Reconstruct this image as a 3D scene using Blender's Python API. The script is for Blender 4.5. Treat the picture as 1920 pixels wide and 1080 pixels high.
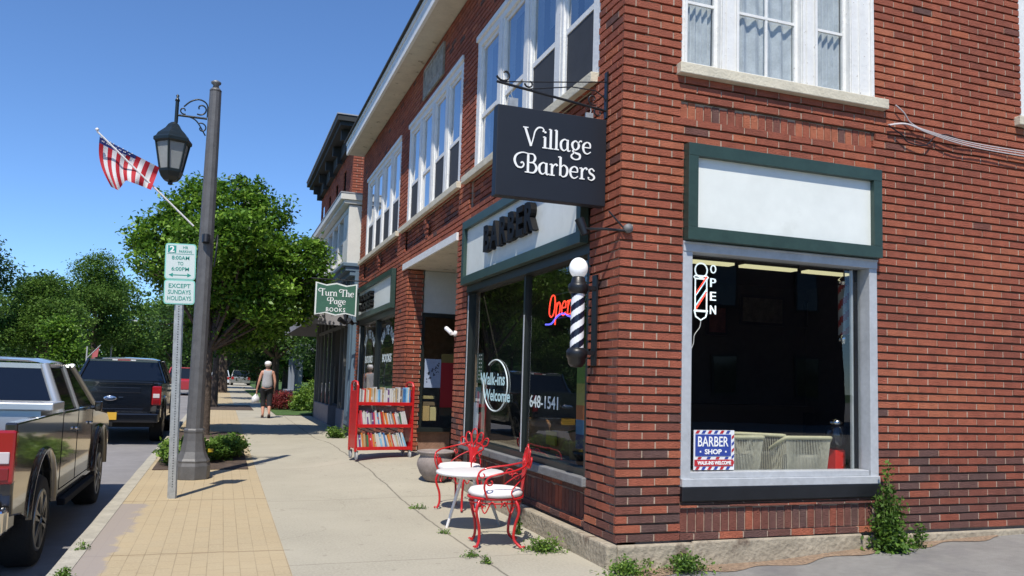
import bpy, bmesh, math, random
import numpy as np
from mathutils import Vector, Matrix
random.seed(7); RNG = np.random.default_rng(11)
SC = bpy.context.scene
for o in list(bpy.data.objects): bpy.data.objects.remove(o)
COL = SC.collection
R = math.radians

# ------------------------------------------------------------------ camera
F_PX, PY = 1506.6, 584.2
YAW, PITCH, ROLL = .342497, .085927, .0297
def cam_axes():
    sy, cy, sp, cp = math.sin(YAW), math.cos(YAW), math.sin(PITCH), math.cos(PITCH)
    fwd = Vector((sy*cp, cy*cp, sp)); right = Vector((cy, -sy, 0)); up = right.cross(fwd)
    cr, sr = math.cos(ROLL), math.sin(ROLL)
    return cr*right + sr*up, -sr*right + cr*up, fwd
cr_, cu_, cf_ = cam_axes()
cam = bpy.data.cameras.new('camera'); camo = bpy.data.objects.new('camera', cam); COL.objects.link(camo)
m = Matrix((( cr_.x, cu_.x, -cf_.x, -2.7048), (cr_.y, cu_.y, -cf_.y, -5.2524), (cr_.z, cu_.z, -cf_.z, 1.305), (0, 0, 0, 1)))
camo.matrix_world = m
cam.sensor_width = 36; cam.lens = F_PX/1920*36; cam.shift_y = (PY-540)/1920
cam.clip_start = .1; cam.clip_end = 1500
SC.camera = camo
CAM = Vector((-2.7048, -5.2524, 1.305))
def ray(px, py):
    return cr_*((px-960)/F_PX) + cu_*(-(py-PY)/F_PX) + cf_
def atY(px, py, Y):
    r = ray(px, py); return CAM + r*((Y-CAM.y)/r.y)
def atX(px, py, X):
    r = ray(px, py); return CAM + r*((X-CAM.x)/r.x)

# ------------------------------------------------------------------ light
EL, SX, SY = R(58), .43, .903
W = bpy.data.worlds.new('World'); SC.world = W; W.use_nodes = True
wn = W.node_tree; bgn = wn.nodes['Background']
sky = wn.nodes.new('ShaderNodeTexSky'); sky.sky_type = 'NISHITA'; sky.sun_disc = False
sky.sun_elevation = EL; sky.sun_rotation = math.atan2(-SX, -SY)
sky.altitude = 1200; sky.air_density = .95; sky.dust_density = 0.0; sky.ozone_density = 5.0
tn = wn.nodes.new('ShaderNodeMix'); tn.data_type = 'RGBA'; tn.blend_type = 'MULTIPLY'; tn.inputs[0].default_value = 1; tn.inputs[7].default_value = (.83, 1.0, 1.17, 1)
wn.links.new(sky.outputs[0], tn.inputs[6]); wn.links.new(tn.outputs[2], bgn.inputs[0]); bgn.inputs[1].default_value = .15
sl = bpy.data.lights.new('sun', 'SUN'); sl.energy = 5.0; sl.angle = R(.53); sl.color = (1, .94, .84)
so = bpy.data.objects.new('sun', sl); COL.objects.link(so)
d = Vector((SX*math.cos(EL), SY*math.cos(EL), -math.sin(EL)))
so.rotation_euler = d.to_track_quat('-Z', 'Y').to_euler(); so.location = (-6, -15, 30)
SC.view_settings.view_transform = 'Standard'; SC.view_settings.look = 'None'
SC.view_settings.exposure = 0.08; SC.view_settings.gamma = 1
SC.render.engine = 'CYCLES'
SC.cycles.max_bounces = 8; SC.cycles.transparent_max_bounces = 12

# ------------------------------------------------------------------ materials
MATS = {}
def _n(nt, t, **k):
    n = nt.nodes.new(t)
    for a, v in k.items(): setattr(n, a, v)
    return n
def mat(name, col, rough=.6, metal=0, spec=.5, var=0., vscale=8, bump=0., bscale=40, emit=None, estr=0, coat=0, attr=None, trans=0., stain=None, sscale=1.5, coords='Object'):
    """principled with two noise scales of colour variation, a bump and an optional per-face 'tint' ramp"""
    if name in MATS: return MATS[name]
    M = bpy.data.materials.new(name); M.use_nodes = True; nt = M.node_tree; b = nt.nodes['Principled BSDF']
    b.inputs['Roughness'].default_value = rough; b.inputs['Metallic'].default_value = metal
    b.inputs['Specular IOR Level'].default_value = spec
    if coat: b.inputs['Coat Weight'].default_value = coat; b.inputs['Coat Roughness'].default_value = .045
    tc = _n(nt, 'ShaderNodeTexCoord'); src = tc.outputs[coords]
    L = nt.links.new
    if attr:
        a = _n(nt, 'ShaderNodeAttribute', attribute_name='tint'); rp = _n(nt, 'ShaderNodeValToRGB')
        L(a.outputs['Fac'], rp.inputs[0]); cr = rp.color_ramp
        cr.elements[0].position = attr[0][0]; cr.elements[0].color = (*attr[0][1], 1)
        cr.elements[1].position = attr[-1][0]; cr.elements[1].color = (*attr[-1][1], 1)
        for p, c in attr[1:-1]:
            e = cr.elements.new(p); e.color = (*c, 1)
        cur = rp.outputs[0]
    else:
        rg = _n(nt, 'ShaderNodeRGB'); rg.outputs[0].default_value = (*col, 1); cur = rg.outputs[0]
    if var:
        for sc_, am in ((vscale, var), (vscale*5.3, var*.6)):
            no = _n(nt, 'ShaderNodeTexNoise'); no.inputs['Scale'].default_value = sc_; no.inputs['Detail'].default_value = 5
            L(src, no.inputs['Vector'])
            mr = _n(nt, 'ShaderNodeMapRange'); mr.inputs['From Min'].default_value = .3; mr.inputs['From Max'].default_value = .7
            mr.inputs['To Min'].default_value = 1-am; mr.inputs['To Max'].default_value = 1+am
            L(no.outputs['Fac'], mr.inputs['Value'])
            mx = _n(nt, 'ShaderNodeVectorMath', operation='SCALE'); L(cur, mx.inputs[0]); L(mr.outputs[0], mx.inputs['Scale']); cur = mx.outputs[0]
    if stain:
        no = _n(nt, 'ShaderNodeTexNoise'); no.inputs['Scale'].default_value = sscale; no.inputs['Detail'].default_value = 8; no.inputs['Roughness'].default_value = .7
        L(src, no.inputs['Vector'])
        rp = _n(nt, 'ShaderNodeValToRGB'); rp.color_ramp.elements[0].position = stain[1]; rp.color_ramp.elements[1].position = stain[1]+stain[2]
        L(no.outputs['Fac'], rp.inputs[0])
        mx = _n(nt, 'ShaderNodeMix', data_type='RGBA'); L(rp.outputs[0], mx.inputs[0]); L(cur, mx.inputs[6]); mx.inputs[7].default_value = (*stain[0], 1)
        cur = mx.outputs[2]
    L(cur, b.inputs['Base Color'])
    if bump:
        no = _n(nt, 'ShaderNodeTexNoise'); no.inputs['Scale'].default_value = bscale; no.inputs['Detail'].default_value = 6
        L(src, no.inputs['Vector']); bp = _n(nt, 'ShaderNodeBump'); bp.inputs['Strength'].default_value = bump; bp.inputs['Distance'].default_value = .02
        L(no.outputs['Fac'], bp.inputs['Height']); L(bp.outputs[0], b.inputs['Normal'])
    if emit: b.inputs['Emission Color'].default_value = (*emit, 1); b.inputs['Emission Strength'].default_value = estr
    MATS[name] = M
    if trans:
        tb = _n(nt, 'ShaderNodeBsdfTranslucent'); L(cur, tb.inputs[0]); ms = _n(nt, 'ShaderNodeMixShader'); ms.inputs[0].default_value = trans
        out = nt.nodes['Material Output']; L(b.outputs[0], ms.inputs[1]); L(tb.outputs[0], ms.inputs[2]); L(ms.outputs[0], out.inputs[0])
    return M
def glass(name, tint=(.6, .63, .6), ior=1.5, boost=0., rough=0.0, mul=1.0):
    if name in MATS: return MATS[name]
    M = bpy.data.materials.new(name); M.use_nodes = True; nt = M.node_tree; nt.nodes.clear(); L = nt.links.new
    o = _n(nt, 'ShaderNodeOutputMaterial'); t = _n(nt, 'ShaderNodeBsdfTransparent'); t.inputs[0].default_value = (*tint, 1)
    g = _n(nt, 'ShaderNodeBsdfGlossy'); g.inputs['Roughness'].default_value = rough; g.inputs[0].default_value = (.95, .97, 1, 1)
    # Schlick term from |N.I| so that a single pane reflects the same from both sides
    ge = _n(nt, 'ShaderNodeNewGeometry'); dt = _n(nt, 'ShaderNodeVectorMath', operation='DOT_PRODUCT'); L(ge.outputs['Normal'], dt.inputs[0]); L(ge.outputs['Incoming'], dt.inputs[1])
    ab = _n(nt, 'ShaderNodeMath', operation='ABSOLUTE'); L(dt.outputs['Value'], ab.inputs[0])
    om = _n(nt, 'ShaderNodeMath', operation='SUBTRACT'); om.inputs[0].default_value = 1; L(ab.outputs[0], om.inputs[1])
    pw_ = _n(nt, 'ShaderNodeMath', operation='POWER'); L(om.outputs[0], pw_.inputs[0]); pw_.inputs[1].default_value = 5
    F0 = ((ior-1)/(ior+1))**2*1.9
    fr = _n(nt, 'ShaderNodeMath', operation='MULTIPLY_ADD'); L(pw_.outputs[0], fr.inputs[0]); fr.inputs[1].default_value = 1-F0; fr.inputs[2].default_value = F0
    ma = _n(nt, 'ShaderNodeMath', operation='MULTIPLY_ADD'); ma.inputs[1].default_value = mul; ma.inputs[2].default_value = boost; ma.use_clamp = True
    L(fr.outputs[0], ma.inputs[0])
    tcn = _n(nt, 'ShaderNodeTexCoord'); no = _n(nt, 'ShaderNodeTexNoise'); no.inputs['Scale'].default_value = .9; L(tcn.outputs['Object'], no.inputs['Vector'])
    bp = _n(nt, 'ShaderNodeBump'); bp.inputs['Strength'].default_value = .05; bp.inputs['Distance'].default_value = .05
    L(no.outputs['Fac'], bp.inputs['Height']); L(bp.outputs[0], g.inputs['Normal'])
    ms = _n(nt, 'ShaderNodeMixShader'); L(ma.outputs[0], ms.inputs[0]); L(t.outputs[0], ms.inputs[1]); L(g.outputs[0], ms.inputs[2]); L(ms.outputs[0], o.inputs[0])
    MATS[name] = M; return M

# ------------------------------------------------------------------ mesh builder
class MB:
    def __init__(s): s.v = []; s.f = []; s.t = []; s.m = []; s.smooth = []
    def add(s, vs, fs, tint=0., mi=0, sm=False):
        o = len(s.v); s.v += [tuple(v) for v in vs]
        for f in fs: s.f.append(tuple(i+o for i in f)); s.t.append(tint); s.m.append(mi); s.smooth.append(sm)
    def box(s, a, b, tint=0., mi=0):
        x0, y0, z0 = a; x1, y1, z1 = b
        x0, x1 = sorted((x0, x1)); y0, y1 = sorted((y0, y1)); z0, z1 = sorted((z0, z1))
        s.add([(x0,y0,z0),(x1,y0,z0),(x1,y1,z0),(x0,y1,z0),(x0,y0,z1),(x1,y0,z1),(x1,y1,z1),(x0,y1,z1)],
              [(0,3,2,1),(4,5,6,7),(0,1,5,4),(1,2,6,5),(2,3,7,6),(3,0,4,7)], tint, mi)
        return s
    def obox(s, c, size, M=None, tint=0., mi=0):
        """oriented box: centre c, size, 3x3 matrix"""
        M = M or Matrix.Identity(3); hx, hy, hz = [q/2 for q in size]; c = Vector(c)
        vs = [c + M @ Vector((sx*hx, sy*hy, sz*hz)) for sz in (-1, 1) for sx, sy in ((-1,-1),(1,-1),(1,1),(-1,1))]
        s.add(vs, [(0,3,2,1),(4,5,6,7),(0,1,5,4),(1,2,6,5),(2,3,7,6),(3,0,4,7)], tint, mi); return s
    def quad(s, p, tint=0., mi=0): s.add(p, [tuple(range(len(p)))], tint, mi); return s
    def tube(s, pts, r, n=8, tint=0., mi=0, closed=False, caps=True):
        pts = [Vector(p) for p in pts]; N = len(pts)
        rs = r if isinstance(r, (list, tuple)) else [r]*N
        vs = []; prev = None
        for i, p in enumerate(pts):
            a = pts[i-1] if (i > 0 or closed) else p; b = pts[(i+1) % N] if (i < N-1 or closed) else p
            t = (b-a); t = t.normalized() if t.length > 1e-9 else Vector((0,0,1))
            if prev is None:
                u = t.cross(Vector((0,0,1)));
                if u.length < .05: u = t.cross(Vector((0,1,0)))
            else:
                u = prev - t*prev.dot(t)
                if u.length < 1e-6: u = t.orthogonal()
            u.normalize(); prev = u; w = t.cross(u)
            for k in range(n):
                an = 2*math.pi*k/n; vs.append(p + (u*math.cos(an) + w*math.sin(an))*rs[i])
        fs = []
        for i in range(N if closed else N-1):
            j = (i+1) % N
            for k in range(n): fs.append((i*n+k, i*n+(k+1) % n, j*n+(k+1) % n, j*n+k))
        s.add(vs, fs, tint, mi, True)
        if caps and not closed:
            s.add(vs[:n], [tuple(range(n))[::-1]], tint, mi); s.add(vs[-n:], [tuple(range(n))], tint, mi)
        return s
    def lathe(s, prof, c=(0,0,0), n=24, axis='z', tint=0., mi=0, sm=True, rot=0.):
        """prof: (r, h) from bottom to top"""
        vs = []
        for r_, h in prof:
            for k in range(n):
                a = 2*math.pi*k/n + rot; x, y = r_*math.cos(a), r_*math.sin(a)
                p = (x, y, h) if axis == 'z' else ((h, x, y) if axis == 'x' else (x, h, y))
                vs.append((p[0]+c[0], p[1]+c[1], p[2]+c[2]))
        fs = [(i*n+k, i*n+(k+1) % n, (i+1)*n+(k+1) % n, (i+1)*n+k) for i in range(len(prof)-1) for k in range(n)]
        if prof[0][0] > 1e-5: fs.append(tuple(range(n))[::-1])
        if prof[-1][0] > 1e-5: fs.append(tuple(range((len(prof)-1)*n, len(prof)*n)))
        s.add(vs, fs, tint, mi, sm); return s
    def prism(s, poly, a, b, axis='x', tint=0., mi=0):
        """2D polygon extruded from a to b along axis; poly coords are the other two axes in order"""
        def P(u, v, w):
            return {'x': (w, u, v), 'y': (u, w, v), 'z': (u, v, w)}[axis]
        n = len(poly); vs = [P(u, v, a) for u, v in poly] + [P(u, v, b) for u, v in poly]
        fs = [tuple(range(n)), tuple(range(2*n-1, n-1, -1))] + [(i, (i+1) % n, n+(i+1) % n, n+i) for i in range(n)]
        s.add(vs, fs, tint, mi); return s
    def xf(s, M, start=0):
        for i in range(start, len(s.v)): s.v[i] = tuple(M @ Vector(s.v[i]))
        return s
    def build(s, name, m, parent=None, world=False, label=None, bevel=0., bseg=2, loc=None, fixn=True):
        me = bpy.data.meshes.new(name)
        vs = s.v
        if world and parent is not None:
            q = parent['_w']; vs = [(v[0]-q[0], v[1]-q[1], v[2]-q[2]) for v in vs]
        me.from_pydata(vs, [], s.f)
        for mm in (m if isinstance(m, (list, tuple)) else [m]): me.materials.append(mm)
        me.polygons.foreach_set('material_index', s.m); me.polygons.foreach_set('use_smooth', s.smooth)
        if any(s.t):
            at = me.attributes.new('tint', 'FLOAT', 'FACE'); at.data.foreach_set('value', s.t)
        if fixn and len(s.f) < 60000 and not any(s.t):
            bm = bmesh.new(); bm.from_mesh(me); bmesh.ops.recalc_face_normals(bm, faces=bm.faces); bm.to_mesh(me); bm.free()
        me.update()
        o = bpy.data.objects.new(name, me); COL.objects.link(o)
        if parent is not None: o.parent = parent
        if loc: o.location = loc
        if label: o['label'] = label
        if bevel:
            bv = o.modifiers.new('bevel', 'BEVEL'); bv.width = bevel; bv.segments = bseg; bv.limit_method = 'ANGLE'; bv.angle_limit = R(40)
            bv.harden_normals = False
        return o
def tag(o, label=None, cat=None, group=None, kind=None):
    if label: o['label'] = label
    if cat: o['category'] = cat
    if group: o['group'] = group
    if kind: o['kind'] = kind
    return o
def thing(name, loc, label, cat, group=None, rz=0.):
    e = bpy.data.objects.new(name, None); COL.objects.link(e); e.location = loc; e.rotation_euler.z = rz
    e['_w'] = tuple(loc); e.empty_display_size = .1
    return tag(e, label, cat, group)
def copy_tree(o, parent=None):
    c = o.copy(); COL.objects.link(c); c.parent = parent
    for ch in o.children: copy_tree(ch, c)
    return c
def apply_mods(o):
    dg = bpy.context.evaluated_depsgraph_get(); me = bpy.data.meshes.new_from_object(o.evaluated_get(dg))
    o.modifiers.clear(); old = o.data; o.data = me; return o

# ------------------------------------------------------------------ lettering
def text_mesh(txt, w=None, h=None, depth=.004, bold=0., spacing=1.):
    c = bpy.data.curves.new('t', 'FONT'); c.body = txt; c.extrude = 0; c.offset = bold; c.resolution_u = 3; c.space_character = spacing
    o = bpy.data.objects.new('t', c); COL.objects.link(o)
    dg = bpy.context.evaluated_depsgraph_get(); me = bpy.data.meshes.new_from_object(o.evaluated_get(dg))
    bm = bmesh.new(); bm.from_mesh(me)
    g = bmesh.ops.extrude_face_region(bm, geom=bm.faces[:]); 
    for v in [e for e in g['geom'] if isinstance(e, bmesh.types.BMVert)]: v.co.z += 1
    vs = [v.co.copy() for v in bm.verts]; bm.verts.index_update(); fs = [tuple(v.index for v in f.verts) for f in bm.faces]
    bm.free(); bpy.data.objects.remove(o); bpy.data.curves.remove(c); bpy.data.meshes.remove(me)
    x0, x1 = min(v.x for v in vs), max(v.x for v in vs); y0, y1 = min(v.y for v in vs), max(v.y for v in vs)
    sx = (w/(x1-x0)) if w else None; sy = (h/(y1-y0)) if h else None
    sx = sx or sy; sy = sy or sx
    return [((v.x-(x0+x1)/2)*sx, (v.y-(y0+y1)/2)*sy, v.z*depth) for v in vs], fs
def put_text(mb, txt, O, U, V, N, w=None, h=None, depth=.004, bold=0., spacing=1., mi=0):
    """centre O, U right, V up, N out"""
    vs, fs = text_mesh(txt, w, h, depth, bold, spacing); O, U, V, N = map(Vector, (O, U, V, N))
    mb.add([O + U*x + V*y + N*z for x, y, z in vs], fs, 0, mi)
def catmull(p, k=6):
    if len(p) < 3: return p
    q = [p[0]] + list(p) + [p[-1]]; out = []
    for i in range(1, len(q)-2):
        for j in range(k):
            t = j/k; a, b, c, d_ = q[i-1], q[i], q[i+1], q[i+2]
            out.append(tuple(.5*((2*b[n]) + (-a[n]+c[n])*t + (2*a[n]-5*b[n]+4*c[n]-d_[n])*t*t + (-a[n]+3*b[n]-3*c[n]+d_[n])*t**3) for n in range(len(b))))
    out.append(tuple(p[-1])); return out
T_, t_ = .10, .045
def _s(*p): return [(x, y, w) for x, y, w in p]
G = {
 'V': (.78, [[(.02,.78,T_),(.30,.02,T_)], [(.30,.02,t_),(.40,.40,.05),(.46,.66,.06),(.60,.84,.07),(.78,.86,.05),(.86,.76,.06),(.80,.70,.06)], [(-.08,.79,t_),(.16,.79,t_)]]),
 'i': (.24, [[(.12,.02,T_),(.12,.48,T_)], [(.0,.015,t_),(.24,.015,t_)], [(.02,.46,t_),(.12,.49,t_)], [(.12,.64,.02),(.12,.67,.11),(.12,.70,.11),(.12,.73,.02)]]),
 'l': (.24, [[(.12,.02,T_),(.12,.84,T_)], [(.0,.015,t_),(.24,.015,t_)], [(.02,.82,t_),(.12,.85,t_)]]),
 'a': (.50, [[(.36,.44,.05),(.24,.50,.05),(.10,.40,.09),(.06,.25,.10),(.10,.08,.09),(.22,.01,.05),(.36,.12,.04)], [(.38,.50,T_),(.38,.10,T_),(.44,.01,.06),(.52,.06,.03)]]),
 'g': (.50, [[(.34,.40,.05),(.24,.50,.05),(.11,.42,.09),(.07,.30,.10),(.13,.15,.08),(.24,.11,.05),(.35,.20,.09),(.38,.32,.10),(.33,.43,.07)], [(.36,.42,.04),(.44,.52,.05),(.52,.50,.07)], [(.16,.12,.04),(.10,.03,.06),(.24,-.03,.08),(.42,-.08,.10),(.42,-.24,.08),(.24,-.31,.05),(.06,-.24,.08),(.06,-.12,.06),(.20,-.03,.04)]]),
 'e': (.46, [[(.07,.27,t_),(.40,.27,t_)], [(.40,.27,.05),(.37,.44,.08),(.24,.50,.05),(.10,.40,.09),(.06,.24,.10),(.12,.06,.08),(.26,.0,.05),(.42,.10,.04)]]),
 'r': (.36, [[(.12,.02,T_),(.12,.48,T_)], [(.0,.015,t_),(.25,.015,t_)], [(.0,.46,t_),(.12,.49,t_)], [(.14,.28,.03),(.20,.44,.05),(.30,.50,.07),(.36,.43,.10)]]),
 'b': (.50, [[(.12,.03,T_),(.12,.84,T_)], [(.0,.82,t_),(.12,.85,t_)], [(.14,.38,.04),(.26,.50,.05),(.40,.42,.09),(.44,.25,.10),(.38,.07,.08),(.24,.0,.05),(.13,.08,.04)]]),
 's': (.38, [[(.32,.40,.06),(.20,.50,.05),(.08,.42,.08),(.12,.30,.09),(.26,.22,.09),(.32,.11,.08),(.20,.0,.05),(.05,.04,.04),(.06,.12,.08)]]),
 'n': (.54, [[(.12,.02,T_),(.12,.48,T_)], [(.0,.015,t_),(.23,.015,t_)], [(.0,.46,t_),(.12,.49,t_)], [(.14,.30,.03),(.22,.46,.05),(.34,.49,.07),(.41,.38,.09),(.42,.02,T_)], [(.32,.015,t_),(.53,.015,t_)]]),
 'u': (.54, [[(.12,.49,T_),(.12,.14,.09),(.20,.01,.06),(.33,.06,.04),(.41,.18,.04)], [(.42,.02,T_),(.42,.48,T_)], [(.0,.47,t_),(.12,.49,t_)], [(.42,.015,t_),(.52,.015,t_)]]),
 'h': (.54, [[(.12,.02,T_),(.12,.84,T_)], [(.0,.015,t_),(.23,.015,t_)], [(.0,.82,t_),(.12,.85,t_)], [(.14,.30,.03),(.22,.46,.05),(.34,.49,.07),(.41,.38,.09),(.42,.02,T_)], [(.32,.015,t_),(.53,.015,t_)]]),
 'B': (.58, [[(.16,.02,T_),(.16,.80,T_)], [(.02,.015,t_),(.28,.015,t_)], [(.16,.80,.04),(.38,.80,.06),(.47,.64,.10),(.38,.46,.07),(.18,.43,.04)], [(.18,.43,.04),(.42,.42,.06),(.54,.22,.11),(.42,.03,.07),(.18,.015,.04)],
        [(.18,.80,.04),(-.10,.83,.05),(-.36,.70,.08),(-.44,.46,.10),(-.32,.22,.08),(-.12,.19,.06),(-.03,.32,.06),(-.10,.42,.06),(-.17,.36,.06)]]),
 'T': (.62, [[(.34,.02,T_),(.34,.80,T_)], [(.22,.015,t_),(.46,.015,t_)], [(.66,.84,.05),(.50,.78,.07),(.28,.82,.07),(.0,.84,.07),(-.12,.66,.09),(-.04,.50,.06),(.12,.50,.06),(.14,.62,.06)]]),
 'P': (.56, [[(.16,.02,T_),(.16,.80,T_)], [(.02,.015,t_),(.28,.015,t_)], [(.16,.80,.04),(.38,.80,.06),(.50,.60,.11),(.38,.38,.07),(.18,.36,.04)], [(.18,.80,.04),(-.06,.82,.05),(-.24,.66,.09),(-.22,.44,.07),(-.06,.38,.06),(.02,.50,.06)]]),
 'O': (.62, [[(.30,.0,.06),(.10,.10,.09),(.05,.40,.10),(.14,.72,.09),(.32,.80,.06),(.50,.70,.09),(.56,.40,.10),(.48,.10,.09),(.30,.0,.06)]]),
 'p': (.50, [[(.10,.50,T_),(.06,-.30,T_)], [(.12,.38,.04),(.26,.50,.05),(.40,.42,.09),(.42,.25,.10),(.36,.07,.08),(.24,.0,.05),(.12,.08,.04)]]),
 ' ': (.3, []),
}
def stroke_paths(txt, size, track=.02):
    x = 0; out = []
    for ch in txt:
        adv, st = G[ch]
        for s_ in st: out.append([((px+x)*size, py*size, w*size) for px, py, w in catmull(s_)])
        x += adv+track
    return out, x*size
def ribbon_text(mb, txt, O, U, V, N, size, depth=.004, fat=1., mi=0, zstep=.0004):
    O, U, V, N = map(Vector, (O, U, V, N))
    paths, w = stroke_paths(txt, size)
    for i, p in enumerate(paths):
        z = depth + (i % 7)*zstep; L_, R_ = [], []
        for j, (x, y, wd) in enumerate(p):
            a = p[max(j-1, 0)]; b = p[min(j+1, len(p)-1)]
            t = Vector((b[0]-a[0], b[1]-a[1])); t = t.normalized() if t.length > 1e-9 else Vector((1, 0)); n = Vector((-t.y, t.x))*(wd*fat/2)
            L_.append((x+n.x, y+n.y)); R_.append((x-n.x, y-n.y))
        vs = [O + U*a + V*b + N*z for a, b in L_] + [O + U*a + V*b + N*z for a, b in R_] + [O + U*a + V*b for a, b in L_] + [O + U*a + V*b for a, b in R_]
        n = len(p); fs = []
        for j in range(n-1): fs += [(j, j+1, n+j+1, n+j), (2*n+j, 2*n+j+1, j+1, j), (n+j, n+j+1, 3*n+j+1, 3*n+j)]
        mb.add(vs, fs, 0, mi)
    return w
# ------------------------------------------------------------------ palette
BR = [(.0, (.115,.068,.060)), (.16, (.150,.068,.055)), (.34, (.22,.070,.046)), (.62, (.32,.094,.056)), (.86, (.39,.130,.070)), (1., (.41,.115,.058))]
m_brick = mat('brick', (.25,.07,.04), .85, attr=BR, var=.15, vscale=9, bump=.6, bscale=90, spec=.25, stain=((.15,.065,.048), .60, .22), sscale=1.1)
m_mortar = mat('mortar', (.40,.31,.24), .95, var=.2, vscale=9, spec=.1)
m_bed = mat('raked_shaded_mortar', (.17,.115,.085), .95, var=.2, vscale=9, spec=.1)  # dirty raked bed joints, colour darkened further to deepen their shade
m_conc_base = mat('cast_concrete', (.36,.31,.23), .9, var=.16, vscale=5, bump=.8, bscale=25, stain=((.14,.10,.07), .55, .12), sscale=3)
m_white = mat('white_paint', (.74,.74,.72), .55, var=.05, vscale=6, stain=((.38,.35,.31), .625, .04), sscale=30, bump=.15, bscale=30)
m_white_clean = mat('white_board', (.74,.77,.73), .35, var=.04, vscale=2, stain=((.60,.62,.57), .62, .25), sscale=1.7)
m_cream = mat('cream_paint', (.56,.52,.43), .7, var=.08, vscale=4, stain=((.22,.19,.14), .60, .06), sscale=5)
m_sill = mat('stone_sill', (.60,.55,.43), .85, var=.10, vscale=6, bump=.3, bscale=60)
m_sill_grey = mat('slate_sill', (.17,.17,.17), .8, var=.15, vscale=9, bump=.3)
m_green = mat('green_paint', (.030,.058,.048), .4, var=.12, vscale=6)
m_dgreen = mat('dark_frame', (.012,.016,.015), .4, var=.1, vscale=8)
m_alu = mat('aluminium_frame', (.47,.49,.51), .45, metal=.15, var=.10, vscale=5, bump=.1)
m_black = mat('black_metal', (.010,.011,.014), .38, var=.15, vscale=10)
m_blacksign = mat('navy_board', (.008,.011,.018), .5, var=.06, vscale=3)
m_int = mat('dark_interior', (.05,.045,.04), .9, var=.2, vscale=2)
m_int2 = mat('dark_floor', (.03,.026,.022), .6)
m_glass = glass('shop_glass', (.82,.84,.82))
m_glass3 = glass('side_upper_glass', (.80,.83,.84))
m_glass2 = glass('upper_glass', (.55,.58,.60), 1.6, .10, mul=1.6)
m_curtain = mat('curtain', (.60,.62,.62), .9, var=.12, vscale=12)
m_screen = mat('insect_screen', (.035,.036,.04), .7, var=.1)
m_red = mat('red_paint', (.50,.012,.014), .35, var=.08, vscale=12, coat=.2)
m_whitemetal = mat('white_enamel', (.78,.76,.75), .4, var=.03, vscale=9)
m_cushion = mat('white_cushion', (.78,.75,.73), .8, var=.04, vscale=9)
m_steel = mat('galvanised_steel', (.42,.43,.42), .45, metal=.5, var=.15, vscale=20)
m_pole = mat('grey_post_paint', (.105,.105,.108), .5, var=.14, vscale=10, bump=.08, bscale=60)
m_lamp = mat('lantern_black', (.010,.016,.017), .35, var=.1)
m_lampglass = mat('lantern_glass', (.42,.44,.43), .3, var=.08, vscale=5, trans=.3)
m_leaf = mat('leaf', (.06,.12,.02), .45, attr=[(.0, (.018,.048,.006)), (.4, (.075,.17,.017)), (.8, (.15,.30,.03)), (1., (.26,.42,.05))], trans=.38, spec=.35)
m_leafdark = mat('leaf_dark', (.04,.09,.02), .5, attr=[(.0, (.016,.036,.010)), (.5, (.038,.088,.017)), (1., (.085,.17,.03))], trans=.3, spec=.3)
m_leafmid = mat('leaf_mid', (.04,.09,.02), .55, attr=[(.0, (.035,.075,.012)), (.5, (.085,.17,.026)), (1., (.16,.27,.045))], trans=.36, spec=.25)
m_leafred = mat('leaf_red', (.2,.02,.02), .6, attr=[(.0, (.07,.008,.010)), (.6, (.20,.022,.022)), (1., (.33,.05,.04))], trans=.2)
m_weed = mat('weed_leaf', (.1,.2,.02), .55, attr=[(.0, (.035,.085,.012)), (.5, (.10,.20,.022)), (1., (.24,.36,.05))], trans=.3)
m_bark = mat('bark', (.075,.055,.042), .95, var=.35, vscale=12, bump=1., bscale=30)
m_soil = mat('soil', (.08,.055,.04), .95, var=.4, vscale=12, bump=.8)
m_dirt = mat('gravel_dirt', (.30,.21,.14), .95, var=.35, vscale=40, bump=1., bscale=90)
m_grass = mat('grass', (.055,.11,.02), .9, var=.35, vscale=6, bump=.8)
m_asphalt_light = mat('light_asphalt', (.30,.29,.27), .92, var=.10, vscale=3, bump=.9, bscale=160, stain=((.21,.20,.20), .52, .2), sscale=1.2)
m_road = mat('road_asphalt', (.24,.23,.23), .9, var=.10, vscale=1.2, bump=.6, bscale=120, stain=((.16,.155,.16), .57, .12), sscale=.8)
m_kerb = mat('kerb_concrete', (.40,.37,.30), .9, var=.14, vscale=6, bump=.4, bscale=50)

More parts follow.
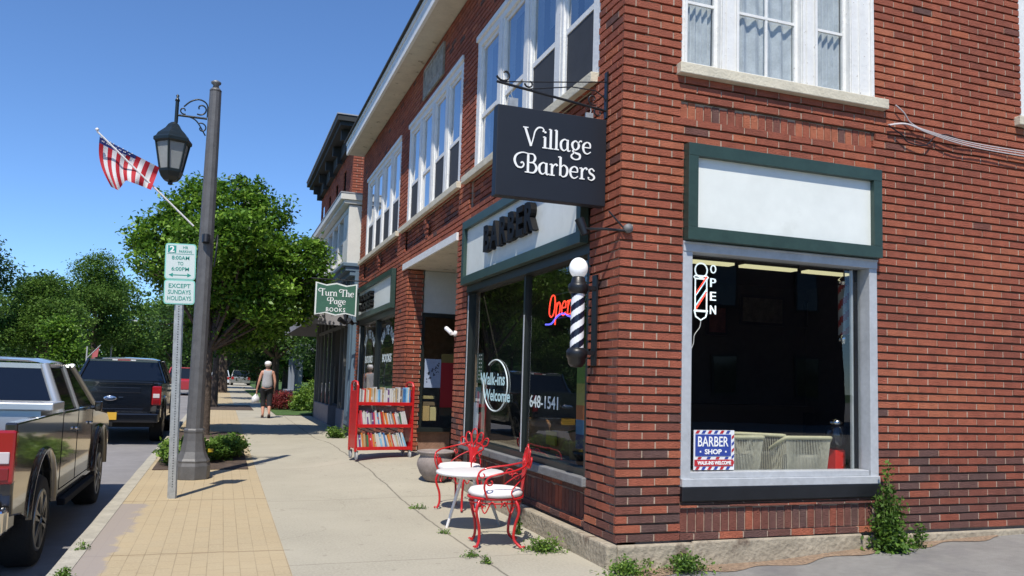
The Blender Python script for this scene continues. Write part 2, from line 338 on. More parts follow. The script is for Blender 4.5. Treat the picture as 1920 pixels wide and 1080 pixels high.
def ground_mat(name, base, mortar, kind):
    M = bpy.data.materials.new(name); M.use_nodes = True; nt = M.node_tree; b = nt.nodes['Principled BSDF']; L = nt.links.new
    b.inputs['Roughness'].default_value = .9; b.inputs['Specular IOR Level'].default_value = .25
    tc = _n(nt, 'ShaderNodeTexCoord'); src = tc.outputs['Object']
    def noise(sc, det=6, ro=.6):
        n = _n(nt, 'ShaderNodeTexNoise'); n.inputs['Scale'].default_value = sc; n.inputs['Detail'].default_value = det; n.inputs['Roughness'].default_value = ro; L(src, n.inputs['Vector']); return n.outputs['Fac']
    def math_(op, a, bb=None, c=None, clamp=False):
        n = _n(nt, 'ShaderNodeMath', operation=op); n.use_clamp = clamp
        for i, q in enumerate((a, bb, c)):
            if q is None: continue
            if isinstance(q, (int, float)): n.inputs[i].default_value = q
            else: L(q, n.inputs[i])
        return n.outputs[0]
    def mix(f, a, bb):
        n = _n(nt, 'ShaderNodeMix', data_type='RGBA')
        for i, q in ((0, f), (6, a), (7, bb)):
            if isinstance(q, tuple): n.inputs[i].default_value = (*q, 1)
            elif isinstance(q, (int, float)): n.inputs[i].default_value = q
            else: L(q, n.inputs[i])
        return n.outputs[2]
    sep = _n(nt, 'ShaderNodeSeparateXYZ'); L(src, sep.inputs[0]); X, Y = sep.outputs[0], sep.outputs[1]
    dark = tuple(q*.80 for q in base)
    col = mix(math_('MULTIPLY_ADD', noise(1.1), 3.0, -1.0, True), base, dark)
    col = mix(math_('MULTIPLY_ADD', noise(55, 3), 2.2, -.75, True), col, tuple(min(1, q*1.14) for q in base))
    def lines(expr_abs, width, col_, amount):
        m1 = math_('MULTIPLY_ADD', expr_abs, -1/width, 1.0, True); return mix(math_('MULTIPLY', m1, amount), col_, mortar)
    wob = math_('MULTIPLY_ADD', noise(1.7, 4), 0.07, -.035)
    wob2 = math_('MULTIPLY_ADD', noise(6, 4), .03, -.015)
    heights = []
    vs_ = _n(nt, 'ShaderNodeTexVoronoi'); vs_.inputs['Scale'].default_value = 2.3; L(src, vs_.inputs['Vector'])
    sp_ = math_('MULTIPLY', math_('MULTIPLY_ADD', vs_.outputs['Distance'], -60., 2.2, True), math_('GREATER_THAN', noise(1.3, 2), .50)); col = mix(math_('MULTIPLY', sp_, .35), col, tuple(q*.35 for q in base))
    if kind == 'slab':
        # long wandering joint near the shops, kerb-side joint, transverse joints
        e1 = math_('ABSOLUTE', math_('ADD', math_('ADD', X, .83), wob)); col = lines(e1, .014, col, .85); heights.append(e1)
        yy = math_('ADD', Y, wob2)
        fr = math_('ABSOLUTE', math_('SUBTRACT', math_('FRACT', math_('MULTIPLY_ADD', yy, 1/2.9, .31)), .5))
        e2 = math_('MULTIPLY', fr, 2.9); col = lines(e2, .010, col, .55)
        # hairline crack
        v = _n(nt, 'ShaderNodeTexVoronoi', feature='DISTANCE_TO_EDGE'); v.inputs['Scale'].default_value = .55
        mp = _n(nt, 'ShaderNodeMapping'); va = _n(nt, 'ShaderNodeVectorMath', operation='ADD'); nn = _n(nt, 'ShaderNodeTexNoise'); nn.inputs['Scale'].default_value = 3; L(src, nn.inputs['Vector'])
        sc = _n(nt, 'ShaderNodeVectorMath', operation='SCALE'); L(nn.outputs['Color'], sc.inputs[0]); sc.inputs['Scale'].default_value = .5; L(sc.outputs[0], va.inputs[0]); L(src, va.inputs[1]); L(va.outputs[0], v.inputs['Vector'])
        ck = math_('MULTIPLY', math_('MULTIPLY_ADD', v.outputs['Distance'], -1/.006, 1., True), math_('GREATER_THAN', noise(.35, 1), .52))
        col = mix(math_('MULTIPLY', ck, .22), col, mortar)
        # spots
        col = mix(math_('MULTIPLY', math_('GREATER_THAN', noise(9, 2, .3), .73), .35), col, tuple(q*.55 for q in base))
    else:
        mp = _n(nt, 'ShaderNodeMapping'); mp.inputs['Rotation'].default_value = (0, 0, R(90)); L(src, mp.inputs[0])
        br = _n(nt, 'ShaderNodeTexBrick'); br.inputs['Scale'].default_value = 1; br.inputs['Brick Width'].default_value = .21; br.inputs['Row Height'].default_value = .105
        br.inputs['Mortar Size'].default_value = .0035; br.inputs['Mortar Smooth'].default_value = .4; br.inputs['Bias'].default_value = 0
        br.inputs['Color1'].default_value = (.30, .30, .30, 1); br.inputs['Color2'].default_value = (.75, .75, .75, 1); br.inputs['Mortar'].default_value = (0, 0, 0, 1)
        L(mp.outputs[0], br.inputs[0])
        col = mix(math_('MULTIPLY', br.outputs['Color'], .45), col, tuple(min(1, q*f) for q, f in zip(base, (1.08, 1.0, .90))))
        ma = math_('MULTIPLY', br.outputs['Fac'], math_('MULTIPLY_ADD', noise(1.6, 3), 2.2, -.55, True))
        col = mix(math_('MULTIPLY', ma, .75), col, mortar)
        for y0, sl_ in ((1.0, .03), (3.72, -.02), (6.45, .0), (12., 0)):
            e = math_('ABSOLUTE', math_('ADD', math_('ADD', Y, -y0), math_('MULTIPLY_ADD', X, sl_, math_('MULTIPLY', wob2, 2.)))); col = lines(e, .022, col, .8)
        # worn patch beside the kerb
        ex = math_('ADD', X, 3.34); w1 = math_('ADD', math_('MULTIPLY', ex, -9.), math_('MULTIPLY_ADD', noise(3.5, 6), 4., -2.)); 
        w2 = math_('MULTIPLY', math_('LESS_THAN', math_('ADD', Y, math_('MULTIPLY', wob, 2)), 3.5), math_('MULTIPLY_ADD', w1, 2.2, 0, True))
        col = mix(math_('MULTIPLY', w2, .8), col, (.30, .265, .25))
        w3 = math_('MULTIPLY', math_('MULTIPLY_ADD', noise(2.2, 8, .75), 9., -5.6, True), .5); col = mix(w3, col, (.30, .22, .17))
        heights.append(br.outputs['Fac'])
    L(col, b.inputs['Base Color'])
    bp = _n(nt, 'ShaderNodeBump'); bp.inputs['Strength'].default_value = .35; bp.inputs['Distance'].default_value = .01; L(noise(110, 4), bp.inputs['Height']); L(bp.outputs[0], b.inputs['Normal'])
    return M
m_slab = ground_mat('sidewalk_slabs', (.40,.368,.29), (.085,.075,.06), 'slab')
m_paver = ground_mat('tan_pavers', (.43,.352,.228), (.19,.135,.075), 'paver')

# ------------------------------------------------------------------ ground
def S(t, a, b):
    t = min(1, max(0, (t-a)/(b-a))); return t*t*(3-2*t)
def gz(x, y):
    return .15*S(y, 2.6, 6.0)*(1-S(y, 9, 12.4))*S(x, -1.8, -.25)
def rz(y): return -.32 + .17*S(y, 4.5, 11)
def grid(name, xs, ys, zf, m, kind='structure', skip=None):
    mb = MB(); nx, ny = len(xs), len(ys)
    vs = [(x, y, zf(x, y)) for y in ys for x in xs]
    fs = [(j*nx+i, j*nx+i+1, (j+1)*nx+i+1, (j+1)*nx+i) for j in range(ny-1) for i in range(nx-1)]
    mb.add(vs, fs); mb.smooth = [True]*len(mb.f)
    o = mb.build(name, m); o['kind'] = kind; return o
def lin(a, b, n): return [a+(b-a)*i/(n-1) for i in range(n)]
YS = lin(-9, 16, 60) + lin(18, 60, 15) + [80, 120, 200]
grid('ground', [-700, -40, -16.2, -16, 6, 40, 700], [-300, -40, -9.2, 0, 60, 200, 900], lambda x, y: -.50, m_grass)
grid('road', [-12.6, -8, -3.7, -3.66], YS, lambda x, y: rz(y)+(.05 if -9 < x < -7 else 0), m_road)
grid('sidewalk', lin(-2.2, 0.02, 12), [-1.3] + [y for y in YS if y > -1.2], gz, m_slab)
grid('entry_floor', [0.02, .4, .8, 1.2, 1.7], lin(4.4, 7.6, 12), gz, m_slab)
grid('paved_verge', [-3.56, -3.2, -2.9, -2.6, -2.2], [y for y in YS if y >= -9], lambda x, y: 0.0, m_paver)
kb = MB()
ky = lin(-9, 16, 60) + [20, 30, 60, 200]
for i in range(len(ky)-1):
    a, b_ = ky[i], ky[i+1]; j = math.sin(i*1.7)*.003
    kb.quad([(-3.675+j, a, .004), (-3.552, a, .004), (-3.552, b_, .004), (-3.675+math.sin((i+1)*1.7)*.003, b_, .004)])
    kb.quad([(-3.69+j, a, rz(a)-.02), (-3.675+j, a, .004), (-3.675+math.sin((i+1)*1.7)*.003, b_, .004), (-3.69+math.sin((i+1)*1.7)*.003, b_, rz(b_)-.02)])
tag(kb.build('kerb', m_kerb), kind='structure')
far = MB(); far.box((-12.75, -20, -.5), (-12.6, 200, -.14)); tag(far.build('far_kerb', m_kerb), kind='structure')
grid('far_sidewalk', [-16, -14.4, -12.75], [-20, 0, 50, 200], lambda x, y: -.145, mat('far_concrete', (.40, .37, .31), .9, var=.1, vscale=1))
# side lot: asphalt that rises gently along the wall, concrete apron in front of the corner
def lotz(x, y): return .10*S(x, .8, 4.5) + .03*S(x, 1.2, 2.2) - .02
grid('side_lot', lin(0.0, 5, 14) + [9, 20, 60], [-60, -20, -9, -5, -3, -2, -1.2, -.8, -.4, -.2, .1], lambda x, y: lotz(x, y)-.01*(y < -3), m_asphalt_light)
grid('corner_apron', [-2.2, -1.5, -.8, 0.0], [-60, -9, -5, -3, -1.3], lambda x, y: -.004, m_slab)
grid('lawn', [-1.05, -.4, 1, 5, 14], [21.2, 23, 26, 32, 60], lambda x, y: .012+(.12*S(x, -.8, 1.5)), m_grass)
# ------------------------------------------------------------------ brickwork
CH = .0667           # course height
def intervals(u0, u1, cuts):
    iv = [(u0, u1)]
    for a, b in cuts:
        out = []
        for p, q in iv:
            if b <= p or a >= q: out.append((p, q)); continue
            if a > p: out.append((p, a))
            if b < q: out.append((b, q))
        iv = out
    return [(p, q) for p, q in iv if q-p > .012]
def brick_face(mb, mm, O, U, N, u0, u1, z0, z1, holes=(), phase=0., bl=.206, j=.0125, jh=.017, dark=None, endcap=(True, True), rng=None, protr=.024):
    """running bond: mb gets brick boxes (front plane at O), mm gets the mortar bed 9 mm behind"""
    rng = rng or random.Random(int(abs(O[0]*91+O[1]*57+u0*13)*10)+3); O, U, N = Vector(O), Vector(U), Vector(N); Z = Vector((0, 0, 1))
    n0 = int(math.floor((z0-.17)/CH+1e-6)); n1 = int(math.ceil((z1-.17)/CH-1e-6))
    for c in range(n0, n1):
        za, zb = max(z0, .17+c*CH), min(z1, .17+(c+1)*CH)
        if zb-za < .008: continue
        zm = (za+zb)/2; cuts = [(h[0], h[1]) for h in holes if h[2] < zm < h[3]]
        for p, q in intervals(u0, u1, cuts):
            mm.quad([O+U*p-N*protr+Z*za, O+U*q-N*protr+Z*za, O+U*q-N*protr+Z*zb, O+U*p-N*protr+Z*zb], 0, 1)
            off = phase + (bl+j)/2*(c % 2); k = math.floor((p-off)/(bl+j)); x = off + k*(bl+j)
            while x < q:
                a, b = max(x, p), min(x+bl, q)
                first = x < p+1e-6; last = x+bl > q-1e-6
                if b-a > .018:
                    t = rng.random(); zn = .16*math.sin(2.1*(a+zm*.7)+O.x)*math.sin(3.3*zm-1.3*a+1); t = .46 + .26*t + zn if rng.random() < .93 else .30+.7*rng.random()
                    if dark: 
                        pr = dark((a+b)/2, zm)
                        if rng.random() < pr: t = rng.random()*.32
                    t = max(t, .002)
                    dz = jh/2; w = rng.uniform(-.0012, .0012); dd = rng.uniform(-.0012, .0012)
                    A, B = za+dz*.4+w, zb-dz*1.6+w
                    P = [O+U*a+N*dd, O+U*b+N*dd]; Q = [v-N*(protr+dd+.004) for v in P]
                    vs = [P[0]+Z*A, P[1]+Z*A, P[1]+Z*B, P[0]+Z*B, Q[0]+Z*A, Q[1]+Z*A, Q[1]+Z*B, Q[0]+Z*B]
                    for vi in range(4): vs[vi] = vs[vi] + Z*rng.uniform(-.0018, .0018) + U*(rng.uniform(-.0015, .0015) if u0+.02 < a and b < u1-.02 else 0)
                    fs = [(0,1,2,3), (3,2,6,7), (0,4,5,1), (1,5,6,2), (4,0,3,7)]
                    if N.cross(U).z > 0: fs = [f[::-1] for f in fs]
                    mb.add(vs, fs, t)
                    if b+j < q:
                        hd = .002+rng.random()*.004; P = [O+U*(b+.0003)-N*hd, O+U*(b+j-.0003)-N*hd]; Q = [v-N*(protr-hd) for v in P]; B2 = B-rng.random()*.004
                        mm.add([P[0]+Z*A, P[1]+Z*A, P[1]+Z*B2, P[0]+Z*B2, Q[0]+Z*A, Q[1]+Z*A, Q[1]+Z*B2, Q[0]+Z*B2], [(0,1,2,3), (3,2,6,7), (0,4,5,1)])
                x += bl+j
def soldier(mb, mm, O, U, N, u0, u1, z0, z1, w=.062, j=.0105, pr=.75, jag=.006, seed=1):
    rng = random.Random(seed); O, U, N = Vector(O), Vector(U), Vector(N); Z = Vector((0, 0, 1))
    mm.quad([O+U*u0-N*.007+Z*z0, O+U*u1-N*.007+Z*z0, O+U*u1-N*.007+Z*z1, O+U*u0-N*.007+Z*z1]); x = u0+.004
    while x+w < u1+.02:
        b = min(x+w, u1); t = rng.random()*.30+.02 if rng.random() < pr else .3+.6*rng.random()
        A = z0+.004; B = z1-.004-rng.random()*jag*2; dd = rng.uniform(-.001, .001)
        P = [O+U*x+N*dd, O+U*b+N*dd]; Q = [v-N*(.008+dd) for v in P]
        vs = [P[0]+Z*A, P[1]+Z*A, P[1]+Z*B, P[0]+Z*B, Q[0]+Z*A, Q[1]+Z*A, Q[1]+Z*B, Q[0]+Z*B]
        fs = [(0,1,2,3), (3,2,6,7), (0,4,5,1), (1,5,6,2), (4,0,3,7)]
        if N.cross(U).z > 0: fs = [f[::-1] for f in fs]
        mb.add(vs, fs, t); x += w+j

# ------------------------------------------------------------------ the corner brick building
B = thing('brick_building', (0, 0, 0), 'two storey red brick corner building with barber shop and white upper windows', 'building')
bw, mo = MB(), MB()
TOP = 6.2
def dk_side(u, z): return .72 if z < .55 else (.30 if z < .85 else (.03 if z < 2 else .018))
def dk_front(u, z): return .7 if z < .5 else (.4 if z < 1.0 else .05)
UF, NF = (0, 1, 0), (-1, 0, 0)
US, NS = (1, 0, 0), (0, -1, 0)
# side wall (towards the lot)
side_holes = [(.53, 2.37, .17, 3.16), (.50, 2.37, 3.34, 3.52), (.50, 2.38, 3.78, 5.44), (4.11, 6.1, 3.86, 5.44)]
brick_face(bw, mo, (0, 0, 0), US, NS, 0, 9.0, .17, TOP, side_holes, dark=dk_side, phase=-.115)
soldier(bw, mo, (0, .022, 0), US, NS, .50, 2.37, 3.34, 3.50, pr=.12, seed=5, jag=.010)
soldier(bw, mo, (0, .012, 0), US, NS, .53, 2.37, .225, .405, pr=.92, seed=6)
brick_face(bw, mo, (0, -.004, 0), US, NS, .53, 2.37, .17, .232, dark=lambda u, z: .8)
brick_face(bw, mo, (0, -.012, 0), US, NS, .53, 2.37, .405, .450, dark=lambda u, z: .8, bl=.26)
# street wall
front_holes = [(.53, 3.98, .17, 3.18), (4.45, 7.36, 0, 3.13), (8.25, 12.10, .55, 3.14),
               (.44, 3.86, 3.80, 5.44), (4.46, 7.66, 3.80, 5.46), (8.28, 11.76, 3.80, 5.48),
               (.56, 4.0, 3.36, 3.72), (4.46, 7.72, 3.36, 3.72), (8.28, 11.9, 3.36, 3.72)]
brick_face(bw, mo, (0, 0, 0), UF, NF, .0285, 12.46, .17, TOP, front_holes, dark=dk_front, phase=-.003)
for a, b in ((.56, 4.0), (4.46, 7.72), (8.28, 11.9)): brick_face(bw, mo, (.045, 0, 0), UF, NF, a, b, 3.36, 3.72, dark=lambda u, z: .2)
soldier(bw, mo, (.06, 0, 0), UF, NF, .53, 3.98, .225, .43, pr=.85, seed=8)
brick_face(bw, mo, (.03, 0, 0), UF, NF, .53, 3.98, .17, .232, dark=lambda u, z: .8)
brick_face(bw, mo, (.05, 0, 0), UF, NF, .53, 3.98, .43, .50, dark=lambda u, z: .8)
# entry recess returns
brick_face(bw, mo, (0, 7.36, 0), US, NS, .0255, .27, .10, 3.13, dark=lambda u, z: .08, phase=.04)
brick_face(bw, mo, (0, 4.45, 0), US, (0, 1, 0), .0255, 1.5, .10, 3.13, dark=lambda u, z: .2)
# little corbels below the sills
for y in (6.15, 10.0):
    for k in range(3): bw.box((-.03+.01*k, y-.10+.02*k, 3.49-.066*k), (0, y+.10-.02*k, 3.545-.066*k), .4+.1*k)
    bw.box((-.045, y-.035, 3.56), (0, y+.035, 3.62), .3)
# deeper masonry around openings (jambs, heads) so the wall has thickness
def jambs(u0, u1, z0, z1, depth, side, mb=mo, d0=.026):
    def bx(a0, a1, b0, b1):
        if side: mb.box((a0, d0, b0), (a1, depth, b1))
        else: mb.box((d0, a0, b0), (depth, a1, b1))
    bx(u0-.05, u0, z0, z1); bx(u1, u1+.05, z0, z1); bx(u0-.05, u1+.05, z1, z1+.05); bx(u0-.05, u1+.05, z0-.05, z0)
jb = MB()
for h in ((.50, 2.38, 3.78, 5.44), (4.11, 6.1, 3.86, 5.44)): jambs(*h, .30, True, jb)
for h in ((.44, 3.86, 3.80, 5.44), (4.46, 7.66, 3.80, 5.46), (8.28, 11.76, 3.80, 5.48), (8.25, 12.10, .55, 2.5)): jambs(*h, .30, False, jb)
jb.build('opening_lining', m_mortar, B)
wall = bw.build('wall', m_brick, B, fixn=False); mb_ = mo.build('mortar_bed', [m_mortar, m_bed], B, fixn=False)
# concrete footing
fb = MB()
def ledge(x0, x1, y0, y1, z1, jit=.012):
    pass
fb.box((-.085, -.045, -.15), (.0, 1.72, .168)); fb.box((.0, -.045, -.15), (.62, .0, .160)); fb.box((.62, -.028, -.15), (2.2, .0, .166)); fb.box((2.2, -.034, -.15), (9, .0, .150))
fb.box((-.03, 1.72, -.15), (.0, 4.45, .168))
ft = fb.build('footing', m_conc_base, B, bevel=.014)
# curb strip beside the sidewalk at the corner
# ---- eave
ev = MB(); ev.box((-.34, -.05, 6.20), (.3, 12.50, 6.28)); ev.build('eave_soffit', m_cream, B)
ev = MB(); ev.box((-.385, -.06, 6.19), (-.341, 12.52, 6.46)); ev.box((-.40, -.07, 6.40), (-.386, 12.53, 6.47)); ev.box((-.36, -.36, 6.41), (9.1, -.02, 6.47)); ev.build('eave_fascia', m_white, B)
rf = MB(); rf.box((-.44, -.40, 6.472), (9.2, 12.60, 6.50)); rf.box((.3, .0, 6.0), (9, 12.4, 6.2)); rf.build('roof', mat('roof_felt', (.04,.04,.04), .9), B)
# shell behind the brick so nothing shows through
sh = MB()
sh.box((.3, 12.20, -.1), (9, 12.44, 6.2)); sh.box((8.7, .35, -.1), (8.95, 12.2, 6.2))
sh.build('rear_shell', m_mortar, B)
sb = MB()
for a, b in ((.03, .44), (3.99, 4.42), (7.70, 8.24), (12.14, 12.43)): sb.box((.03, a, .0), (.18, b, 6.19)) if not (a > 7 and a < 8) else sb.box((.03, 7.39, .0), (.24, 8.20, 3.2))
for a, b in ((.02, .43), (3.88, 4.44), (7.68, 8.26), (11.78, 12.4)): sb.box((.19, a, 3.2), (.3, b, 6.0))
sb.box((.19, .03, 5.50), (.31, 12.4, 6.1)); sb.box((.19, .03, 3.14), (.31, 12.4, 3.75))
sb.box((.45, .05, 2.41), (9, .2, 3.77)); sb.box((2.42, .03, 0), (9, .2, 2.40)); sb.box((.02, .03, 0), (.47, .2, 2.40)); sb.box((.02, .03, 5.5), (9, .2, 6.1)); sb.box((2.44, .03, 3.78), (4.05, .2, 5.5)); sb.box((6.16, .03, 3.78), (9, .2, 5.5)); sb.box((.02, .03, 3.78), (.44, .2, 5.5))
sb.box((.47, .05, 0), (2.42, .2, .43)); sb.box((.09, .5, 0), (.2, 4.0, .49))
sb.build('wall_core', m_mortar, B)
# plaque under the eave
pq = MB(); pq.box((-.02, 5.50, 5.62), (.0, 6.62, 6.02)); pq.box((-.03, 5.46, 5.58), (-.0, 5.50, 6.06)); pq.box((-.03, 6.62, 5.58), (-.0, 6.66, 6.06)); pq.box((-.03, 5.50, 5.58), (0, 6.62, 5.62)); pq.box((-.03, 5.50, 6.02), (0, 6.62, 6.06))
for i in range(7): pq.box((-.026, 5.66+.12*i, 5.72+.02*(i % 2)), (-.02, 5.73+.12*i, 5.92))
pq.build('date_stone', mat('carved_stone', (.30,.28,.24), .9, var=.3, vscale=12), B)

# ---- sills
def sill(a, b, z, front=True, m=m_sill, h=.085, out=.06):
    s_ = MB()
    if front: s_.box((-out, a, z-h), (.16, b, z))
    else: s_.box((a, -out, z-h), (b, .16, z))
    return s_.build('window_sill', m, B, bevel=.006)
sill(.45, 4.20, 3.80); sill(4.40, 7.96, 3.80); sill(8.22, 12.3, 3.80)
sill(.46, 2.49, 3.78, False); sill(4.02, 6.2, 3.86, False)

# ---- upper windows
def upper_window(y0, y1, z0, z1, nsash, front=True, screens=(), mull=.20, curtain=False, hbar=False, widths=None, muntin=False, cas=(.13, .13)):
    """casing set 3 cm back, mullions, sashes 9 cm back"""
    fr, sa, gl, scn, cu = MB(), MB(), MB(), MB(), MB()
    def bx(mb, u0, u1, d0, d1, a, b):
        if front: mb.box((d0, u0, a), (d1, u1, b))
        else: mb.box((u0, d0, a), (u1, d1, b))
    bx(fr, y0, y1, .006, .16, z1-.13, z1); bx(fr, y0, y0+cas[0], .008, .158, z0, z1-.13); bx(fr, y1-cas[1], y1, .008, .158, z0, z1-.13)
    bx(fr, y0, y1, -.022, .017, z1-.045, z1+.02)
    ia, ib = y0+cas[0], y1-cas[1]; zt = z1-.13; D0 = .034 if front else .062
    if widths is None:
        w = (ib-ia-mull*(nsash-1))/nsash; segs = [(ia+k*(w+mull), ia+k*(w+mull)+w) for k in range(nsash)]
    else: segs = widths
    for k in range(len(segs)-1): bx(fr, segs[k][1], segs[k+1][0], .012, .156, z0, zt); bx(fr, segs[k][1]+.05, segs[k+1][0]-.05, .004, .011, z0, zt)
    if hbar:   # moulded beads on the wide side-window mullions and the outer casing
        for k in range(len(segs)):
            for u_ in (segs[k][0]-.028, segs[k][1]+.006): bx(fr, u_, u_+.022, -.004, .010, z0, zt)
        bx(fr, segs[-1][1]+.09, segs[-1][1]+.10, -.006, .010, z0, zt); bx(fr, y1-.03, y1, -.012, .010, z0, zt)
    zm = z0+(zt-z0)*.42
    w_ = fr.build('window', m_white, B, bevel=.004)
    for i, (a, b) in enumerate(segs):
        s_ = .036 if front else .030; sa, gl, scn, cu = MB(), MB(), MB(), MB()
        bx(sa, a, a+s_, D0, D0+.03, z0, zt); bx(sa, b-s_, b, D0, D0+.03, z0, zt); bx(sa, a+s_, b-s_, D0+.001, D0+.029, z0, z0+.06); bx(sa, a+s_, b-s_, D0+.001, D0+.029, zt-.05, zt)
        if not hbar: bx(sa, a+s_, b-s_, D0-.003, D0+.033, zm-.025, zm+.025)
        else:
            for q in (.36, .68): bx(sa, a+s_, b-s_, D0+.004, D0+.024, z0+(zt-z0)*q-.011, z0+(zt-z0)*q+.011)
        if muntin and i == 1: bx(sa, (a+b)/2-.011, (a+b)/2+.011, D0+.006, D0+.022, z0+.06, zt-.05)
        d_ = D0+.015; ga, gb = a+s_, b-s_
        P = (lambda u, z: (d_, u, z)) if front else (lambda u, z: (u, d_, z))
        gl.quad([P(ga, z0+.06), P(gb, z0+.06), P(gb, zt-.05), P(ga, zt-.05)])
        if i in screens:
            d_ = D0+.004; scn.quad([P(ga, z0+.06), P(gb, z0+.06), P(gb, zm-.03), P(ga, zm-.03)])
        # blind or curtain behind
        if curtain:
            n = 26
            for q in range(n):
                u = ga+(gb-ga)*q/n; v = ga+(gb-ga)*(q+1)/n; e1 = .115+.016*math.sin(q*1.1+i); e2 = .115+.016*math.sin((q+1)*1.1+i)
                cu.quad([(u, e1, z0+.02+.05*abs(math.sin(q*.35))), (v, e2, z0+.02+.05*abs(math.sin((q+1)*.35))), (v, e2, zt), (u, e1, zt)])
        else:
            zc = zt-(zt-z0)*(.30 if i % 2 else .45); d_ = .22
            cu.quad([P(ga-.05, zc), P(gb+.05, zc), P(gb+.05, zt+.05), P(ga-.05, zt+.05)])
        sa.build('sash', m_white, w_); gl.build('pane', m_glass2 if front else m_glass3, w_)
        if scn.v: scn.build('screen', m_screen, w_)
        cu.build('curtain', m_curtain, w_)
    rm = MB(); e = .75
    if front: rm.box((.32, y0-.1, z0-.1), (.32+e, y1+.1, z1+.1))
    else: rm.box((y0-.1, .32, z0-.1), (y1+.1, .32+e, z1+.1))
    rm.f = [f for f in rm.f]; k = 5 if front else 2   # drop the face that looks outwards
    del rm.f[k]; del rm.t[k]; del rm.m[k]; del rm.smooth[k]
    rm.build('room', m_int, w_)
    return w_
upper_window(.44, 3.86, 3.80, 5.44, 4, screens=(0, 1), mull=.2)
upper_window(4.46, 7.66, 3.80, 5.46, 4, screens=(0, 1, 3), mull=.2)
upper_window(8.28, 11.76, 3.80, 5.48, 4, screens=(0, 1, 2, 3), mull=.2)
upper_window(.50, 2.38, 3.78, 5.44, 3, front=False, curtain=True, hbar=True, widths=[(.555, .86), (1.03, 1.64), (1.80, 2.14)], muntin=True, cas=(.055, .24))
upper_window(4.11, 6.1, 3.86, 5.44, 3, front=False, hbar=True, mull=.24)

# ---- shop window, street side
sf = MB(); Y0, Y1, Z0, Z1 = .53, 3.98, .57, 2.42
sf.box((.0, Y0, 2.34), (.11, Y1, 2.42)); sf.box((.01, Y1-.06, Z0), (.108, Y1, 2.34)); sf.box((.01, Y0, Z0), (.108, Y0+.055, 2.34)); 
sf.box((.025, Y0+.055, Z0), (.105, Y1-.06, Z0+.055))
sf.build('shopfront_frame', m_dgreen, B)
sf = MB(); sf.box((.040, 2.07, Z0+.055), (.095, 2.112, 2.34)); sf.build('shopfront_mullion', m_dgreen, B)
sf = MB(); sf.box((.036, 2.072, Z0+.06), (.0398, 2.095, 1.95)); sf.build('mullion_strip', m_alu, B)
sf = MB(); sf.box((.004, Y1-.085, Z0), (.0095, Y1-.06, 2.3)); sf.build('jamb_strip', m_alu, B)
for a, b in ((Y0+.055, 2.065), (2.125, Y1-.06)):
    g = MB(); g.quad([(.075, a, Z0+.055), (.075, b, Z0+.055), (.075, b, 2.34), (.075, a, 2.34)]); g.build('shopfront_glass', m_glass, B)
s_ = MB(); s_.box((-.035, .51, .497), (.10, 4.0, .57)); s_.build('slate_sill', m_sill_grey, B, bevel=.008)
# ---- shop window, lot side
a_ = MB(); a_.box((.53, -.008, .60), (.612, .13, 2.325)); a_.box((2.31, -.008, .60), (2.39, .13, 2.325)); a_.box((.53, -.014, 2.325), (2.39, .13, 2.405)); a_.box((.53, -.030, .56), (2.385, .13, .62)); a_.box((.615, .0, .62), (2.30, .128, .665)); a_.box((.53, -.024, 2.385), (2.39, -.0145, 2.40))
a_.box((2.215, .095, .665), (2.235, .12, 2.325))
a_.build('shopfront_frame', m_alu, B, bevel=.004)
g = MB(); g.quad([(.615, .09, .665), (2.30, .09, .665), (2.30, .09, 2.325), (.615, .09, 2.325)]); g.build('shopfront_glass', m_glass, B)
s_ = MB(); s_.box((.53, -.030, .455), (2.38, .10, .558)); s_.build('black_sill', m_black, B, bevel=.006)
# ---- barber shop room
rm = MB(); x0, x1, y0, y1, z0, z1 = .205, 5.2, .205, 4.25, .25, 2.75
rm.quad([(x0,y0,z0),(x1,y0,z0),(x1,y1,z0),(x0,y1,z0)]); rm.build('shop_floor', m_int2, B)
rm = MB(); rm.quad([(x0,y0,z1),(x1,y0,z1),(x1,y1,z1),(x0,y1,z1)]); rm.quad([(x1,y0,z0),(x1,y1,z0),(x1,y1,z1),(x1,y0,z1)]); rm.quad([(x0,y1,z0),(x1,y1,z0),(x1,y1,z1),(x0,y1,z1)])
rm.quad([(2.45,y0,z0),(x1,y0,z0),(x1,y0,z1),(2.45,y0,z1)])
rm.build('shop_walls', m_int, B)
ds = MB(); ds.box((.12, .56, .25), (.55, 3.95, .58)); ds.box((.56, .14, .25), (2.34, .42, .60)); ds.build('display_shelf', mat('shelf_grey', (.16,.16,.15), .7, var=.1), B)
# ---- entry recess
en = MB(); en.box((0.0, 4.45, 3.045), (1.7, 7.36, 3.125)); en.box((.3, 7.36, 3.045), (1.7, 7.70, 3.125)); en.build('entry_soffit', m_cream, B)
en = MB(); en.box((-.03, 4.42, 3.05), (-.001, 7.66, 3.15)); en.build('entry_lintel', m_white, B)
en = MB(); en.box((.29, 7.40, 2.36), (1.55, 7.44, 3.04)); en.build('transom_panel', mat('transom', (.50,.53,.52), .5, var=.05), B)
en = MB(); en.box((.24, 7.38, .52), (.32, 7.46, 2.355)); en.box((1.50, 7.38, .52), (1.56, 7.46, 2.355)); en.box((.32, 7.385, 2.29), (1.5, 7.455, 2.352)); en.box((.24, 7.30, .46), (.86, 7.46, .52)); en.box((1.58, 4.5, .1), (1.64, 7.4, 3.04)); en.build('display_frame', m_dgreen, B)
g = MB(); g.quad([(.32, 7.42, .52), (1.5, 7.42, .52), (1.5, 7.42, 2.29), (.32, 7.42, 2.29)]); g.build('display_glass', glass('display_glass', (.8,.8,.78)), B)
en = MB(); en.box((.24, 7.40, .1), (.80, 7.50, .46)); en.build('display_riser', mat('brown_stone', (.23,.13,.09), .8, var=.15, vscale=6, bump=.3), B)
